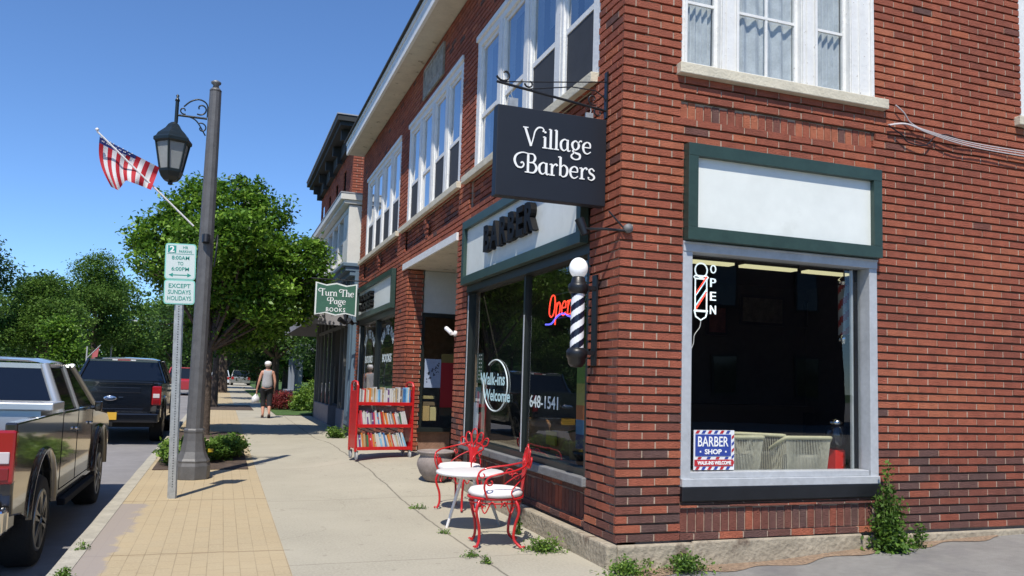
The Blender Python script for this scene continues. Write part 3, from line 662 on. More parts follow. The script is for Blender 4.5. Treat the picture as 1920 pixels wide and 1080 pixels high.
en = MB(); en.box((.80, 7.46, .1), (1.6, 7.50, .52)); en.build('riser_return', m_int, B)
# ---- bookshop front
bs = MB(); bs.box((.0, 8.25, 2.38), (.11, 12.1, 2.50)); bs.box((.01, 8.25, .62), (.10, 8.31, 2.38)); bs.box((.01, 12.02, .62), (.10, 12.10, 2.38)); bs.box((.02, 10.05, .67), (.10, 10.17, 2.38)); bs.box((.02, 8.31, .62), (.10, 12.02, .67)); bs.build('shopfront_frame', m_dgreen, B)
bs = MB(); bs.box((-.004, 11.93, .6), (.009, 11.99, 2.36)); bs.build('shopfront_mullion', m_alu, B)
for a, b in ((8.31, 10.05), (10.17, 12.02)):
    g = MB(); g.quad([(.07, a, .67), (.07, b, .67), (.07, b, 2.38), (.07, a, 2.38)]); g.build('shopfront_glass', m_glass, B)
s_ = MB(); s_.box((-.03, 8.22, .55), (.10, 12.12, .615)); s_.build('slate_sill', m_sill_grey, B, bevel=.006)
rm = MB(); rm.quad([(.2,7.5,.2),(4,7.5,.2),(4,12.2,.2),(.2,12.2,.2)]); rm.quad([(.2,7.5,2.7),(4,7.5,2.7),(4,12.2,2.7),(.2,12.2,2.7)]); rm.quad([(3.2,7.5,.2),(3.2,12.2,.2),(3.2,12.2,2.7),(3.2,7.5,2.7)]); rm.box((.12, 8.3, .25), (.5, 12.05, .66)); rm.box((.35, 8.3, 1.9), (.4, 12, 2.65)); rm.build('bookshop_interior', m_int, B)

# ------------------------------------------------------------------ fascia signs
def sign_board(loc, label, w, h, front, frame=.085, proud=.075, green_bottom=.0):
    """origin: lower near corner on wall, u along the wall"""
    t = thing('fascia_sign', loc, label, 'sign')
    fr = MB()
    def bx(mb, u0, u1, d0, d1, a, b):
        if front: mb.box((-d1, u0, a), (-d0, u1, b))
        else: mb.box((u0, -d1, a), (u1, -d0, b))
    bx(fr, 0, w, .0, proud, 0, frame*1.15); bx(fr, 0, w, .0, proud, h-frame*1.15, h); bx(fr, 0, frame, .0, proud-.001, frame*1.15, h-frame*1.15); bx(fr, w-frame, w, .0, proud-.001, frame*1.15, h-frame*1.15)
    fr.build('sign_frame', m_green, t, bevel=.003)
    pn = MB(); bx(pn, frame, w-frame, .0, proud-.045, frame*1.15, h-frame*1.15); pn.build('sign_panel', m_white_clean, t)
    return t
sg0 = sign_board((.53, -.001, 2.407), 'blank white sign board in green frame above the lot side window', 1.86, .745, False)
sg1 = sign_board((-.001, .56, 2.425), 'white sign board with raised black BARBER letters above street window', 3.44, .765, True)
lt = MB(); 
xs = 3.30   # letters run from far (left) to near (right)
put_text(lt, 'BARBER', (-.031, 2.33, .42), (0, -1, 0), (0, 0, 1), (-1, 0, 0), w=1.52, h=.29, depth=.06, bold=.035, spacing=1.16)
lt.xf(Matrix.Translation((0, -.56, 0))); lt.build('letters', mat('letter_black', (.004,.004,.005), .6, spec=.25), sg1)
sg2 = sign_board((-.001, 8.30, 2.49), 'white sign board with two rows of black raised letters above the bookshop window', 3.80, .68, True)
lt = MB()
put_text(lt, 'BOOKS', (-.031, 2.55, .40), (0, -1, 0), (0, 0, 1), (-1, 0, 0), w=1.35, h=.15, depth=.08, bold=.05, spacing=1.1)
put_text(lt, 'BOOKS', (-.031, 2.55, .225), (0, -1, 0), (0, 0, 1), (-1, 0, 0), w=1.35, h=.15, depth=.08, bold=.05, spacing=1.1)
lt.build('letters', MATS['letter_black'], sg2)
# ------------------------------------------------------------------ hanging signs, lamps, barber pole
def spiral(c, r0, r1, a0, a1, n=16, plane='xz'):
    out = []
    for i in range(n+1):
        t = i/n; a = a0+(a1-a0)*t; r = r0+(r1-r0)*t
        u, v = r*math.cos(a), r*math.sin(a)
        out.append((c[0]+u, c[1], c[2]+v) if plane == 'xz' else (c[0], c[1]+u, c[2]+v))
    return out
hs = thing('hanging_sign', (-.05, .27, 3.0), 'black hanging board with white Village Barbers lettering on scrolled iron bracket', 'sign')
h = MB(); h.box((-.86, -.045, -.345), (.03, .045, .335)); h.build('board', m_blacksign, hs, bevel=.004)
h = MB(); 
wv = stroke_paths('Village', .168)[1]; ribbon_text(h, 'Village', (-.645, -.047, .045), (1,0,0), (0,0,1), (0,-1,0), .178, .003, 1.0)
ribbon_text(h, 'Barbers', (-.640, -.047, -.155), (1,0,0), (0,0,1), (0,-1,0), .178, .003, 1.0)
h.build('lettering', mat('sign_white', (.85,.85,.83), .5), hs)
h = MB(); h.tube([(.05, 0, .42), (-.86, 0, .52)], .010, 6)
h.tube(spiral((-.80, 0, .585), .012, .065, R(120), R(-160), 22), .008, 6); h.tube(spiral((-.60, 0, .545), .008, .04, R(120), R(-170), 16), .007, 6)
h.tube([(-.80, 0, .525), (-.3, 0, .60), (.05, 0, .655)], .005, 5); h.tube([(-.60, 0, .50), (-.25, 0, .57), (-.05, 0, .57), (.02, 0, .53), (.05, 0, .47)], .005, 5)
h.tube(spiral((-.07, 0, .50), .008, .05, R(-60), R(300), 18), .006, 6); h.tube(spiral((-.02, 0, .40), .008, .045, R(60), R(-250), 18), .006, 6)
h.box((.035, -.022, .36), (.049, .022, .73)); h.build('bracket', m_black, hs)
h = MB(); h.tube([(-.73, 0, .50), (-.745, 0, .44), (-.725, 0, .40)], .004, 5); h.box((-.76, -.01, .33), (-.69, .01, .41)); h.tube([(-.09, 0, .43), (-.085, 0, .40), (-.10, 0, .37)], .004, 5); h.box((-.13, -.01, .33), (-.07, .01, .385)); h.build('hanger', m_steel, hs)

# turn the page sign
yT = 11.2
p0, p1, p2 = atY(592, 530, yT), atY(670, 530, yT), atY(592, 590, yT)
wT, hT = p1.x-p0.x, .62
tp = thing('hanging_sign', (p1.x, yT, p0.z-hT/2-.0), 'green shaped board with white border reading Turn The Page Books beyond the bookshop', 'sign')
def shaped(w, hh, ins):
    pts = []
    a, b = w/2-ins, hh/2-ins
    for i in range(9):
        t = i/8; x = -a+2*a*t; pts.append((x, b+.022*math.cos(t*4*math.pi)*(1 if 1 else 0)))
    for i in range(9):
        t = i/8; x = a-2*a*t; pts.append((x, -b-.022*math.cos(t*4*math.pi)))
    return pts
q = MB(); q.prism([(x-wT/2, z) for x, z in shaped(wT, hT, 0)], -.025, .025, 'y'); q.build('board', m_white_clean, tp)
q = MB(); q.prism([(x-wT/2, z) for x, z in shaped(wT, hT, .028)], -.029, -.0255, 'y'); q.build('green_face', mat('sign_green', (.045,.13,.085), .5, var=.08), tp)
q = MB(); sg = .205*wT/.95
ribbon_text(q, 'Turn The', (-wT*.90, -.030, .06), (1,0,0), (0,0,1), (0,-1,0), sg*.93, .003, 1.15); ribbon_text(q, 'Page', (-wT*.66, -.030, -.10), (1,0,0), (0,0,1), (0,-1,0), sg*.88, .003, 1.15)
put_text(q, 'BOOKS', (-wT*.5, -.030, -.215), (1,0,0), (0,0,1), (0,-1,0), w=wT*.46, h=.085, bold=.01, spacing=1.2)
q.build('lettering', MATS['sign_white'], tp)
q = MB(); q.tube([(.35, 0, .40), (-wT-.1, 0, .40)], .012, 6); q.tube([(-.12, 0, .40), (-.12, 0, .31)], .006, 5); q.tube([(-wT+.12, 0, .40), (-wT+.12, 0, .31)], .006, 5); q.build('bracket', m_black, tp)

# barber pole
pm = thing('barber_pole', (-.17, .36, 1.42), 'black and white spiral barber pole with white globe beside the street window', 'barber pole')
pm.scale = (.88, .88, 1)
q = MB(); q.lathe([(.0,0),(.05,.005),(.072,.03),(.080,.07),(.086,.075),(.092,.10),(.092,.125),(.078,.14),(.068,.15)], n=28)
q.lathe([(.068,.565),(.078,.575),(.088,.60),(.090,.625),(.082,.64),(.066,.65),(.055,.69),(.045,.70)], n=28); 
q.box((.06, -.03, .10), (.17, .03, .13)); q.box((.06, -.03, .60), (.17, .03, .63)); q.box((.155, -.045, .02), (.172, .045, .72))
q.build('housing', m_black, pm)
q = MB(); n, mz = 72, 110
for i in range(mz):
    for k in range(n):
        a0, a1 = 2*math.pi*k/n, 2*math.pi*(k+1)/n; z0_, z1_ = .15+.415*i/mz, .15+.415*(i+1)/mz; r = .060
        dark_ = ((k/n) - (i/mz)*1.95) % (1/2) < .25
        q.add([(r*math.cos(a0), r*math.sin(a0), z0_), (r*math.cos(a1), r*math.sin(a1), z0_), (r*math.cos(a1), r*math.sin(a1), z1_), (r*math.cos(a0), r*math.sin(a0), z1_)], [(0,1,2,3)], 0, 1 if dark_ else 0, True)
q.build('striped_cylinder', [mat('pole_white', (.80,.81,.85), .25), mat('pole_black', (.010,.012,.03), .25)], pm, fixn=False)
q = MB(); q.lathe([(0, -.082)] + [(.082*math.cos(a), .082*math.sin(a)) for a in [R(x) for x in range(-80, 90, 10)]] + [(0, .082)], (0, 0, .765), 28); q.build('globe', mat('opal_globe', (.85,.86,.88), .15, emit=(.9,.95,1), estr=.25), pm)

# spot lamps over the signs
def spot(loc, head, label, m=m_black, base=(0, 0, 0), mb_base=True):
    t = thing('spot_lamp', loc, label, 'spot lamp')
    q = MB(); q.lathe([(.0,-.0),(.045,.0),(.045,.02),(.02,.035),(0,.036)], base, 16, axis='y'); h_ = Vector(head)
    for i in range(len(q.v)): q.v[i] = (q.v[i][0], -q.v[i][1], q.v[i][2])
    q.tube([(0, -.03, 0), (h_.x*.35, h_.y*.4-.03, h_.z*.3), tuple(h_)], .010, 6); q.build('arm', m, t)
    q = MB(); dv = Vector((-.25, .25, 1)).normalized(); q.tube([h_-dv*.01, h_+dv*.07, h_+dv*.13], [.030, .034, .036], 12); q.build('lamp_head', m, t); return t
sp = thing('spot_lamp', (.02, -.02, 2.45), 'small black spot lamp on grey round box at the brick corner', 'spot lamp')
q = MB(); q.lathe([(0,0),(.034,0),(.034,-.035),(.0,-.04)], (.03, .018, 0), 16, axis='y'); q.build('junction_box', mat('box_grey', (.16,.16,.16), .6), sp)
q = MB(); q.tube([(.02, -.01, -.02), (-.10, .10, .0), (-.19, .25, .02)], .011, 6); q.tube([(-.02,-.02,.0), (-.12,.02,.12)], .007, 5); q.build('arm', m_black, sp)
q = MB(); q.tube([(-.19, .27, -.02), (-.235, .29, .10)], [.032, .036], 12); q.build('lamp_head', m_black, sp)
sp2 = thing('spot_lamp', (-.03, 12.2, 2.45), 'twin black spot lamp under the bookshop fascia by the blue column', 'spot lamp')
q = MB(); q.box((-.01, -.05, -.05), (.03, .05, .05)); q.tube([(0,0,0), (-.3, -.05, -.03)], .02, 6); q.build('arm', m_black, sp2)
q = MB(); q.tube([(-.26, -.05, -.02), (-.40, -.12, .06)], [.045, .06], 12); q.tube([(-.10, -.02, -.02), (-.2, -.2, .05)], [.04, .05], 12); q.build('lamp_head', m_black, sp2)
cm = thing('security_camera', (.02, 4.47, 2.12), 'small white security camera on the brick pier beside the recessed entry', 'security camera')
p = atX(852, 625, -.04); cm.location = (-.0, 4.36, p.z); cm['_w'] = tuple(cm.location)
q = MB(); q.lathe([(0,0),(.035,0),(.035,-.03),(0,-.035)], (0,0,0), 12, axis='x'); q.box((-.07,-.015,-.015), (-.02,.015,.015)); q.build('mount', m_whitemetal, cm)
q = MB(); q.tube([(-.06, .0, .0), (-.09, .16, .07)], [.028, .028], 10); q.build('camera_body', m_whitemetal, cm)

# loose cables on the lot side wall
cb = MB()
def wpath(pts, y=-.02): return [(atY(px, py, 0).x, y-.01*(i % 2), atY(px, py, 0).z) for i, (px, py) in enumerate(pts)]
cc = thing('wall_cables', (2.6, -.001, 3.6), 'bundle of loose pale cables sagging across the brick side wall', 'cable')
for dy, off in ((0, 0), (-.012, 3), (-.02, 6)):
    cb.tube(catmull(wpath([(1660, 236+off*.3), (1690, 234+off*.5), (1730, 246+off), (1780, 262+off*1.4), (1840, 274+off*1.6), (1925, 288+off*1.8), (2000, 298+off*2)], -.03+dy), 5), .0055, 5)
cb.tube(catmull(wpath([(1674, 199), (1688, 214), (1702, 232), (1722, 246)], -.03), 5), .006, 5)
cb.build('pale_wire', mat('grey_cable', (.50,.46,.46), .6), cc, world=True)
cb = MB(); cb.tube(catmull(wpath([(1662, 238), (1685, 256), (1697, 268), (1727, 275), (1748, 258), (1768, 255), (1790, 262)], -.03), 5), .006, 5); cb.build('dark_wire', m_black, cc, world=True)

# ------------------------------------------------------------------ things in and on the barber windows
m_neonred = mat('neon_red', (.8,.05,.03), .4, emit=(1,.06,.03), estr=2.2)
m_neonblue = mat('neon_blue', (.1,.1,.8), .4, emit=(.12,.12,1), estr=2.2)
m_neonwhite = mat('neon_white', (.8,.85,.9), .4, emit=(.85,.95,1), estr=1.1)
m_neoncyan = mat('neon_ice', (.5,.8,.9), .4, emit=(.45,.8,1), estr=1.0)
def neon_text(mb, txt, O, U, V, N, size, r, sh=0.):
    O, U, V, N = map(Vector, (O, U, V, N)); paths, w = stroke_paths(txt, size)
    for p in paths:
        pp = [O + U*(x+sh*y) + V*y for x, y, _ in p]
        if len(pp) > 1: mb.tube(pp, r, 6)
ns = thing('neon_sign', (.12, 1.66, 1.90), 'red neon Open script with blue underline inside the street window', 'neon sign')
q = MB(); neon_text(q, 'Open', (0, 0, .0), (0,-1,0), (0,0,1), (-1,0,0), .25, .0065, .15); q.build('red_tube', m_neonred, ns)
q = MB(); q.tube(catmull([(0,.06,-.06),(0,-.08,-.06),(0,-.22,.0),(0,-.36,.015),(0,-.5,-.02),(0,-.62,-.01)], 5), .008, 6); q.build('blue_tube', m_neonblue, ns)
q = MB(); q.box((.02,-.55,-.02),(.03,0,-.01)); q.box((.02,-.55,.2),(.03,0,.21)); q.build('backing_frame', m_black, ns)
n2 = thing('neon_sign', (.79, .12, 2.08), 'white neon barber pole outline with vertical OPEN letters in the lot side window', 'neon sign')
q = MB(); 
q.tube([(-.02+.055*math.cos(a), 0, .13+.055*math.sin(a)) for a in [R(k*15) for k in range(24)]], .006, 6, closed=True)
q.tube([(-.085,0,.075),(-.075,0,.062),(.035,0,.062),(.045,0,.075),(.035,0,.085),(-.075,0,.085)], .006, 6, closed=True)
q.tube([(-.072,0,.06),(-.072,0,-.19)], .006, 6); q.tube([(.032,0,.06),(.032,0,-.19)], .006, 6); q.tube([(-.08,0,-.19),(.04,0,-.19)], .009, 6)
q.tube([(-.075+0,0,-.2),(-.065,0,-.235),(-.02,0,-.262),(.025,0,-.235),(.035,0,-.2)], .006, 6)
q.build('white_tube', m_neonwhite, n2)
q = MB()
for k in (-.14, -.02): q.tube([(-.068,-.003,k-.04),(.028,-.003,k+.10)], .0055, 6)
q.build('red_tube', m_neonred, n2)
q = MB()
for k in (-.08, .0): q.tube([(-.068,-.003,k-.07),(.028,-.003,k+.06)], .0055, 6)
q.build('blue_tube', m_neoncyan, n2)
q = MB()
for i, ch in enumerate('OPEN'): put_text(q, ch, (.085, -.004, .145-.107*i), (1,0,0), (0,0,1), (0,-1,0), w=.052, h=.068, depth=.008)
q.build('letters', m_neonwhite, n2)
q = MB(); q.tube(catmull([(-.02,.0,-.27),(-.03,0,-.32),(-.075,0,-.38),(-.085,0,-.45),(-.12,.0,-.52)], 6), .0035, 5); q.build('cord', m_whitemetal, n2)
# barber shop placard
pc = thing('placard', (.855, .05, .675), 'blue and red BARBER SHOP WALK-INS WELCOME placard with striped border in the lot side window', 'placard')
q = MB(); q.box((-.18,0,.0), (.18,.006,.30)); q.build('striped_board', mat('placard_white', (.75,.76,.78), .4), pc)
q = MB()
def stripe(u, v, du, horiz, mi):
    if horiz: q.quad([(u, -.002, v), (u+.028, -.002, v), (u+.045, -.002, v+.024), (u+.017, -.002, v+.024)], 0, mi)
    else: q.quad([(u, -.002, v), (u+.022, -.002, v+.018), (u+.022, -.002, v+.04), (u, -.002, v+.022)], 0, mi)
for i in range(6):
    for v in (.002, .274): stripe(-.17+.054*i, v, 0, True, i % 2)
for i in range(5): stripe(.155, .03+.05*i, 0, False, i % 2)
q.build('border_stripes', [mat('placard_red', (.45,.02,.03), .4), mat('placard_blue', (.03,.06,.30), .4)], pc, fixn=False)
q = MB(); q.box((-.168,-.004,.105), (.148,-.0005,.268), 0, 0); q.box((-.175,-.0045,.030), (.168,-.001,.078), 0, 1); 
for i in range(4): q.quad([(-.15+.08*i,-.002,.082), (-.12+.08*i,-.002,.082), (-.11+.08*i,-.002,.098), (-.14+.08*i,-.002,.098)], 0, 1-i % 2)
q.build('colour_fields', [MATS['placard_blue'], MATS['placard_red']], pc)
q = MB(); put_text(q, 'BARBER', (-.012,-.0045,.215), (1,0,0), (0,0,1), (0,-1,0), w=.27, h=.075, depth=.002, bold=.01); put_text(q, 'SHOP', (-.012,-.0045,.138), (1,0,0), (0,0,1), (0,-1,0), w=.15, h=.038, depth=.002, bold=.03)
put_text(q, 'WALK-INS WELCOME', (-.002,-.005,.054), (1,0,0), (0,0,1), (0,-1,0), w=.30, h=.028, depth=.002, bold=.04)
for u in (-.125, .10): q.box((u-.006,-.0065,.132), (u+.006,-.0045,.144))
q.build('lettering', MATS['sign_white'], pc)
# decals on the street glass (applied just in front of the pane)
dc = thing('window_lettering', (.062, 2.98, 1.22), 'white painted Walk-ins Welcome with oval ring on the left street pane', 'window lettering')
q = MB(); ell = [(-.0, .0+.40*math.cos(a), .03+.275*math.sin(a)) for a in [R(k*6) for k in range(-32, 22)]]
q.tube([(p[0], -p[1], p[2]) for p in ell], .008, 5); 
q.build('oval_ring', mat('decal_white', (.62,.70,.70), .6), dc)
q = MB(); put_text(q, 'Walk-ins', (-.002, .10, .10), (0,-1,0), (0,0,1), (-1,0,0), w=.84, h=.135, depth=.001, bold=.02); put_text(q, 'Welcome', (-.002, -.05, -.075), (0,-1,0), (0,0,1), (-1,0,0), w=.88, h=.125, depth=.001, bold=.02); q.build('words', mat('decal_ice', (.50,.72,.74), .6), dc)
d2 = thing('window_lettering', (.070, 1.60, 1.12), 'white painted number 648-1541 on the right street pane', 'window lettering')
q = MB(); put_text(q, '648-1541', (-.002, 0, 0), (0,-1,0), (0,0,1), (-1,0,0), w=.69, h=.115, depth=.001, bold=.01); q.build('digits', MATS['decal_white'], d2)
def paper(name, label, cat, Y, z, w, h_, m, X=.085, extra=None):
    t = thing(name, (X, Y, z), label, cat); q = MB(); q.box((0, -w/2, -h_/2), (.004, w/2, h_/2)); q.build('sheet', m, t)
    if extra: e = MB(); extra(e); e.build('print', MATS['sign_white'] if name != 'poster' else mat('print_dark', (.06,.07,.10), .7), t)
    return t
paper('price_list', 'dark green price list with rows of white dots taped in the street window', 'price list', 3.62, 1.44, .24, .34, mat('list_green', (.03,.06,.05), .6),
      extra=lambda e: [e.box((-.003, -.07+.07*i, -.13+.045*k), (-.001, -.04+.07*i, -.115+.045*k)) for i in range(2) for k in range(7)])
paper('notice', 'navy blue notice with pale lower edge in the street window', 'notice', 3.66, 1.13, .20, .18, mat('notice_navy', (.04,.09,.18), .5), extra=lambda e: e.box((-.003,-.08,-.07),(-.001,.08,-.04)))
paper('notice', 'narrow white notice low in the street window', 'notice', 3.72, .86, .17, .36, mat('paper_white', (.55,.60,.68), .6))
paper('notice', 'tall cream paper sheet behind the blue notice in street window', 'notice', 3.50, .98, .12, .62, mat('paper_cream', (.40,.42,.34), .6), X=.10)
po = thing('poster', (.10, .80, 1.12), 'tall green orange and blue poster behind the glass near the barber pole', 'poster')
q = MB(); 
for i in range(12): q.box((0, -.14, -.36+.06*i), (.004, .14, -.30+.06*i), 0, 0 if i > 8 else (1 if i > 5 else (2 if i > 3 else (3 if i > 1 else 4))))
q.build('sheet', [mat('po_green', (.12,.22,.04), .6), mat('po_yellow', (.35,.32,.08), .6), mat('po_orange', (.45,.13,.03), .6), mat('po_blue', (.06,.18,.32), .6), mat('po_navy', (.02,.03,.10), .6)], po)
# small plant pot silhouettes on the display shelf
pp = thing('potted_plant', (.30, 1.15, .58), 'spiky potted plant with cut stems behind the street window', 'plant')
q = MB(); q.lathe([(.07,0),(.11,.10),(.12,.13),(.10,.13)], n=18); q.build('pot', m_black, pp)
q = MB(); rr = random.Random(3)
for i in range(16):
    a = rr.uniform(0, 6.28); l = rr.uniform(.14, .30); q.tube([(0,0,.12), (math.cos(a)*l*.3, math.sin(a)*l*.3, .12+l*.8), (math.cos(a)*l*.8, math.sin(a)*l*.8, .12+l*.7)], [.010,.008,.003], 5)
q.build('leaves', m_leafdark, pp)

# rope armchairs seen from behind through the side window
m_rope = mat('rope', (.58,.55,.44), .8, var=.15, vscale=30)
m_wick = mat('rope_rim', (.62,.58,.38), .7, var=.1)
def rope_chair(loc, rz, label, w=.50):
    t = thing('rope_armchair', loc, label, 'armchair', 'rope back armchairs in the barber window', rz)
    top = []; bot = []
    for k in range(25):
        a = math.pi*(k/24); x = -math.cos(a)*w/2; y = -math.sin(a)*.16+ .0; sag = 0 if .16 < k/24 < .84 else (.10*(1-min(k/24, 1-k/24)/.16))
        top.append((x, -min(.16, math.sin(a)*.34)+.16, .86-sag)); bot.append((x*.80, -min(.13, math.sin(a)*.26)+.16, .40))
    q = MB(); q.tube(top, .017, 8); q.build('rim', m_wick, t)
    q = MB()
    for i in range(len(top)-1):
        for f in (0, .5):
            a = Vector(top[i]).lerp(Vector(top[i+1]), f); b_ = Vector(bot[i]).lerp(Vector(bot[i+1]), f); q.tube([a, b_], .0040, 4, caps=False)
    q.build('rope_back', m_rope, t)
    q = MB(); q.lathe([(0,.36),(.24,.37),(.26,.42),(.22,.47),(0,.48)], (0, .25, 0), 20); q.box((-.17, .055, .42), (.17, .13, .72)); q.build('cushion', mat('chair_cushion', (.52,.51,.47), .8), t, bevel=.035)
    for sx in (-1, 1):
        for y in (.06, .44): q = MB(); q.tube([(sx*.22, y, .40), (sx*.24, y, 0)], .015, 6); q.build('leg', m_wick, t)
    return t
rope_chair((1.22, .22, .05), R(3), 'rope back armchair half hidden behind the barber shop placard')
rope_chair((1.62, .55, .05), R(-38), 'rope back armchair turned away between two others in the lot window')
rope_chair((1.86, .20, .05), R(-2), 'rope back armchair seen squarely from behind beside the red candy machine')
gm = thing('candy_machine', (2.27, .34, .56), 'red candy machine with clear bowl and chrome lid in the lot side window', 'candy machine')
q = MB(); q.prism([(-.075,0),(.075,0),(.055,.06),(.050,.24),(-.050,.24),(-.055,.06)], -.05, .05, 'y'); q.build('base', mat('candy_red', (.85,.025,.015), .3), gm, bevel=.006)
q = MB(); q.lathe([(.05,.24),(.088,.29),(.095,.36),(.085,.43),(.05,.46)], n=20); q.build('bowl', glass('bowl_glass', (.5,.5,.55)), gm)
q = MB(); q.lathe([(.06,.455),(.062,.475),(.04,.50),(.012,.51),(0,.515)], n=20); q.build('lid', mat('chrome', (.7,.7,.72), .12, metal=1), gm)
# fluorescent fixtures
for i, (a, b) in enumerate(((.95, 1.40), (1.50, 2.06), (2.17, 2.64))):
    t = thing('ceiling_light', ((a+b)/2, .62, 2.375), ['short', 'long middle', 'right hand'][i]+' yellowish fluorescent strip light above the lot side window', 'ceiling light', 'fluorescent strips in the barber shop')
    q = MB(); q.box((-(b-a)/2*1.02, -.06, 0), ((b-a)/2*1.02, .06, .05)); q.build('fixture', m_int2, t)
    q = MB(); q.box((-(b-a)/2*.99, -.045, -.022), ((b-a)/2*.99, .045, -.001)); q.build('tube', mat('lit_tube', (.6,.6,.4), .5, emit=(1,.93,.55), estr=.75), t)
# barber chairs and round stools further inside, seen through the street window
m_leather = mat('brown_leather', (.30,.15,.06), .45, var=.2)
for i, (x, y, lab) in enumerate(((.85, 2.35, 'brown leather armchair with yellow cushion behind the street window'), (.80, 1.75, 'round brown leather tub chair right of the yellow cushion chair'), (.9, 3.3, 'brown leather armchair behind the Walk-ins Welcome lettering'))):
    t = thing('tub_chair', (x, y, .25), lab, 'tub chair', 'brown tub chairs in the barber shop')
    q = MB(); q.lathe([(.30,.08),(.36,.30),(.37,.58),(.34,.64),(.28,.60),(.27,.36),(0,.36)], n=28); q.build('shell', m_leather, t)
    q = MB(); q.lathe([(.0,.361),(.26,.362),(.26,.44),(0,.46)], n=20); q.build('seat', m_leather, t)
    if i == 0: q = MB(); q.box((-.392, -.12, .42), (-.372, .12, .56)); q.build('cushion', mat('yellow_cloth', (.35,.26,.03), .8), t)
for i, (px, py, w_, h_, lb) in enumerate(((1430, 582, .75, .42, 'wide dim framed picture on the back wall of the barber shop'), (1345, 600, .34, .42, 'small dim framed picture left of the wide one in the barber shop'), (1530, 590, .40, .40, 'square dim framed picture right of the wide one in the barber shop'))):
    t = thing('framed_picture', tuple(atY(px, py, 4.2)), lb, 'picture'); q = MB(); q.box((-w_/2, 0, -h_/2), (w_/2, .03, h_/2)); q.build('frame', m_black, t); q = MB(); q.box((-w_/2+.04, -.004, -h_/2+.04), (w_/2-.04, -.001, h_/2-.04)); q.build('print', mat('dim_print%d' % i, ((.16,.13,.10), (.20,.05,.04), (.12,.13,.14))[i], .8, var=.4, vscale=9), t)
q = MB(); q.box((0,0,0),(3.2,.5,.08)); q.box((.1,.1,-.7),(3.1,.5,0)); o = q.build('barber_counter', mat('counter_brown', (.10,.06,.04), .5), loc=(1.6, 3.6, 1.0)); tag(o, 'long dark brown counter along the back wall of the barber shop', 'counter')
# hanging pole lamp inside the lot window
hp = thing('barber_pole', (atY(1583, 650, .50).x, .50, atY(1583, 650, .50).z), 'dim red and white striped pole hanging inside the lot side window', 'barber pole')
q = MB()
for i in range(36):
    for k in range(18):
        a0, a1 = 2*math.pi*k/18, 2*math.pi*(k+1)/18; r = .05; q.add([(r*math.cos(a0), r*math.sin(a0), .1+.45*i/36), (r*math.cos(a1), r*math.sin(a1), .1+.45*i/36), (r*math.cos(a1), r*math.sin(a1), .1+.45*(i+1)/36), (r*math.cos(a0), r*math.sin(a0), .1+.45*(i+1)/36)], [(0,1,2,3)], 0, int(((k/18)-i/36*1.5) % .5 < .22), True)
q.build('striped_cylinder', [mat('dim_white', (.30,.32,.34), .4), mat('dim_red', (.25,.02,.02), .4)], hp, fixn=False)
q = MB(); q.lathe([(0,0),(.03,.01),(.055,.05),(.055,.10)], n=18); q.lathe([(.055,.55),(.055,.60),(.02,.63)], n=18); q.tube([(0,0,.62),(0,0,.95)], .008, 5); q.build('housing', MATS['chrome'], hp)

# ------------------------------------------------------------------ bookshop display
bp_ = thing('poster', (.62, 7.36, 1.45), 'pale blue poster with dark bird on branch in the recessed display window', 'poster')
bp_.location = (atY(811, 700, 7.40).x, 7.40, atY(811, 700, 7.40).z)
q = MB(); q.box((-.135, -.004, -.23), (.135, 0, .23)); q.build('sheet', mat('poster_blue', (.30,.36,.48), .7, var=.1), bp_)
q = MB(); rr = random.Random(2)
for i in range(26): u = rr.uniform(-.10,.10); v = u*.9+rr.uniform(-.06,.08); q.obox((u, -.005, v), (rr.uniform(.01,.04), .002, rr.uniform(.01,.03)), Matrix.Rotation(rr.uniform(0,3), 3, 'Y'))
q.build('drawing', mat('print_dark', (.06,.07,.10), .7), bp_)
rc = thing('red_banner', tuple(atY(838, 722, 7.40)), 'deep red cloth banner hanging beside the bird poster', 'banner')
q = MB(); q.box((-.11, -.012, -.36), (.11, 0, .36)); q.build('cloth', mat('banner_red', (.30,.012,.015), .8), rc); q = MB(); q.box((-.11, -.014, .36), (.11, .002, .50)); q.build('top_band', mat('olive', (.16,.12,.03), .8), rc)
for i, (px, py, w_, h_, c, lb) in enumerate(((803, 745, .22, .05, (.45,.40,.20), 'flat yellow book lying in the recessed display'), (803, 757, .24, .06, (.20,.16,.10), 'flat brown book lying under the yellow one'), (796, 775, .16, .24, (.55,.42,.20), 'tan book standing at the left of the recessed display'), (812, 776, .10, .22, (.60,.56,.30), 'pale yellow book standing by the tan one in the display'), (835, 770, .2, .16, (.10,.09,.07), 'dark box behind the standing books in the recessed display'))):
    p = atY(px, py, 7.46); t = MB(); t.box((-w_/2, -.0, -h_/2), (w_/2, .10, h_/2)); o = t.build('display_book' if i < 4 else 'display_box', mat('disp%d' % i, c, .6), loc=p, bevel=.004); tag(o, lb, 'book' if i < 4 else 'box')
# arched white lettering on the two bookshop panes
for i, yc in enumerate((9.15, 11.05)):
    t = thing('window_lettering', (.064, yc, 1.95), ['white arched Turn The Page lettering on the nearer bookshop pane', 'white arched Turn The Page lettering on the farther bookshop pane'][i], 'window lettering')
    q = MB(); s_ = 'TURN THE PAGE'
    for k, ch in enumerate(s_):
        if ch == ' ': continue
        a = R(150-120*k/(len(s_)-1)); cx, cz = .62*math.cos(a), .30*math.sin(a)*1.3-.18
        up = Vector((0, -math.cos(a)*.8, math.sin(a))).normalized(); rt = Vector((0, -up.z, up.y)); 
        put_text(q, ch, (-.002, -cx, cz), rt, up, (-1,0,0), w=.085, h=.17, depth=.001, bold=.03)
    put_text(q, 'BOOKS', (-.002, 0, -.30), (0,-1,0), (0,0,1), (-1,0,0), w=.85, h=.15, depth=.001, bold=.03)
    q.build('letters', MATS['decal_white'], t)
rr = random.Random(9)
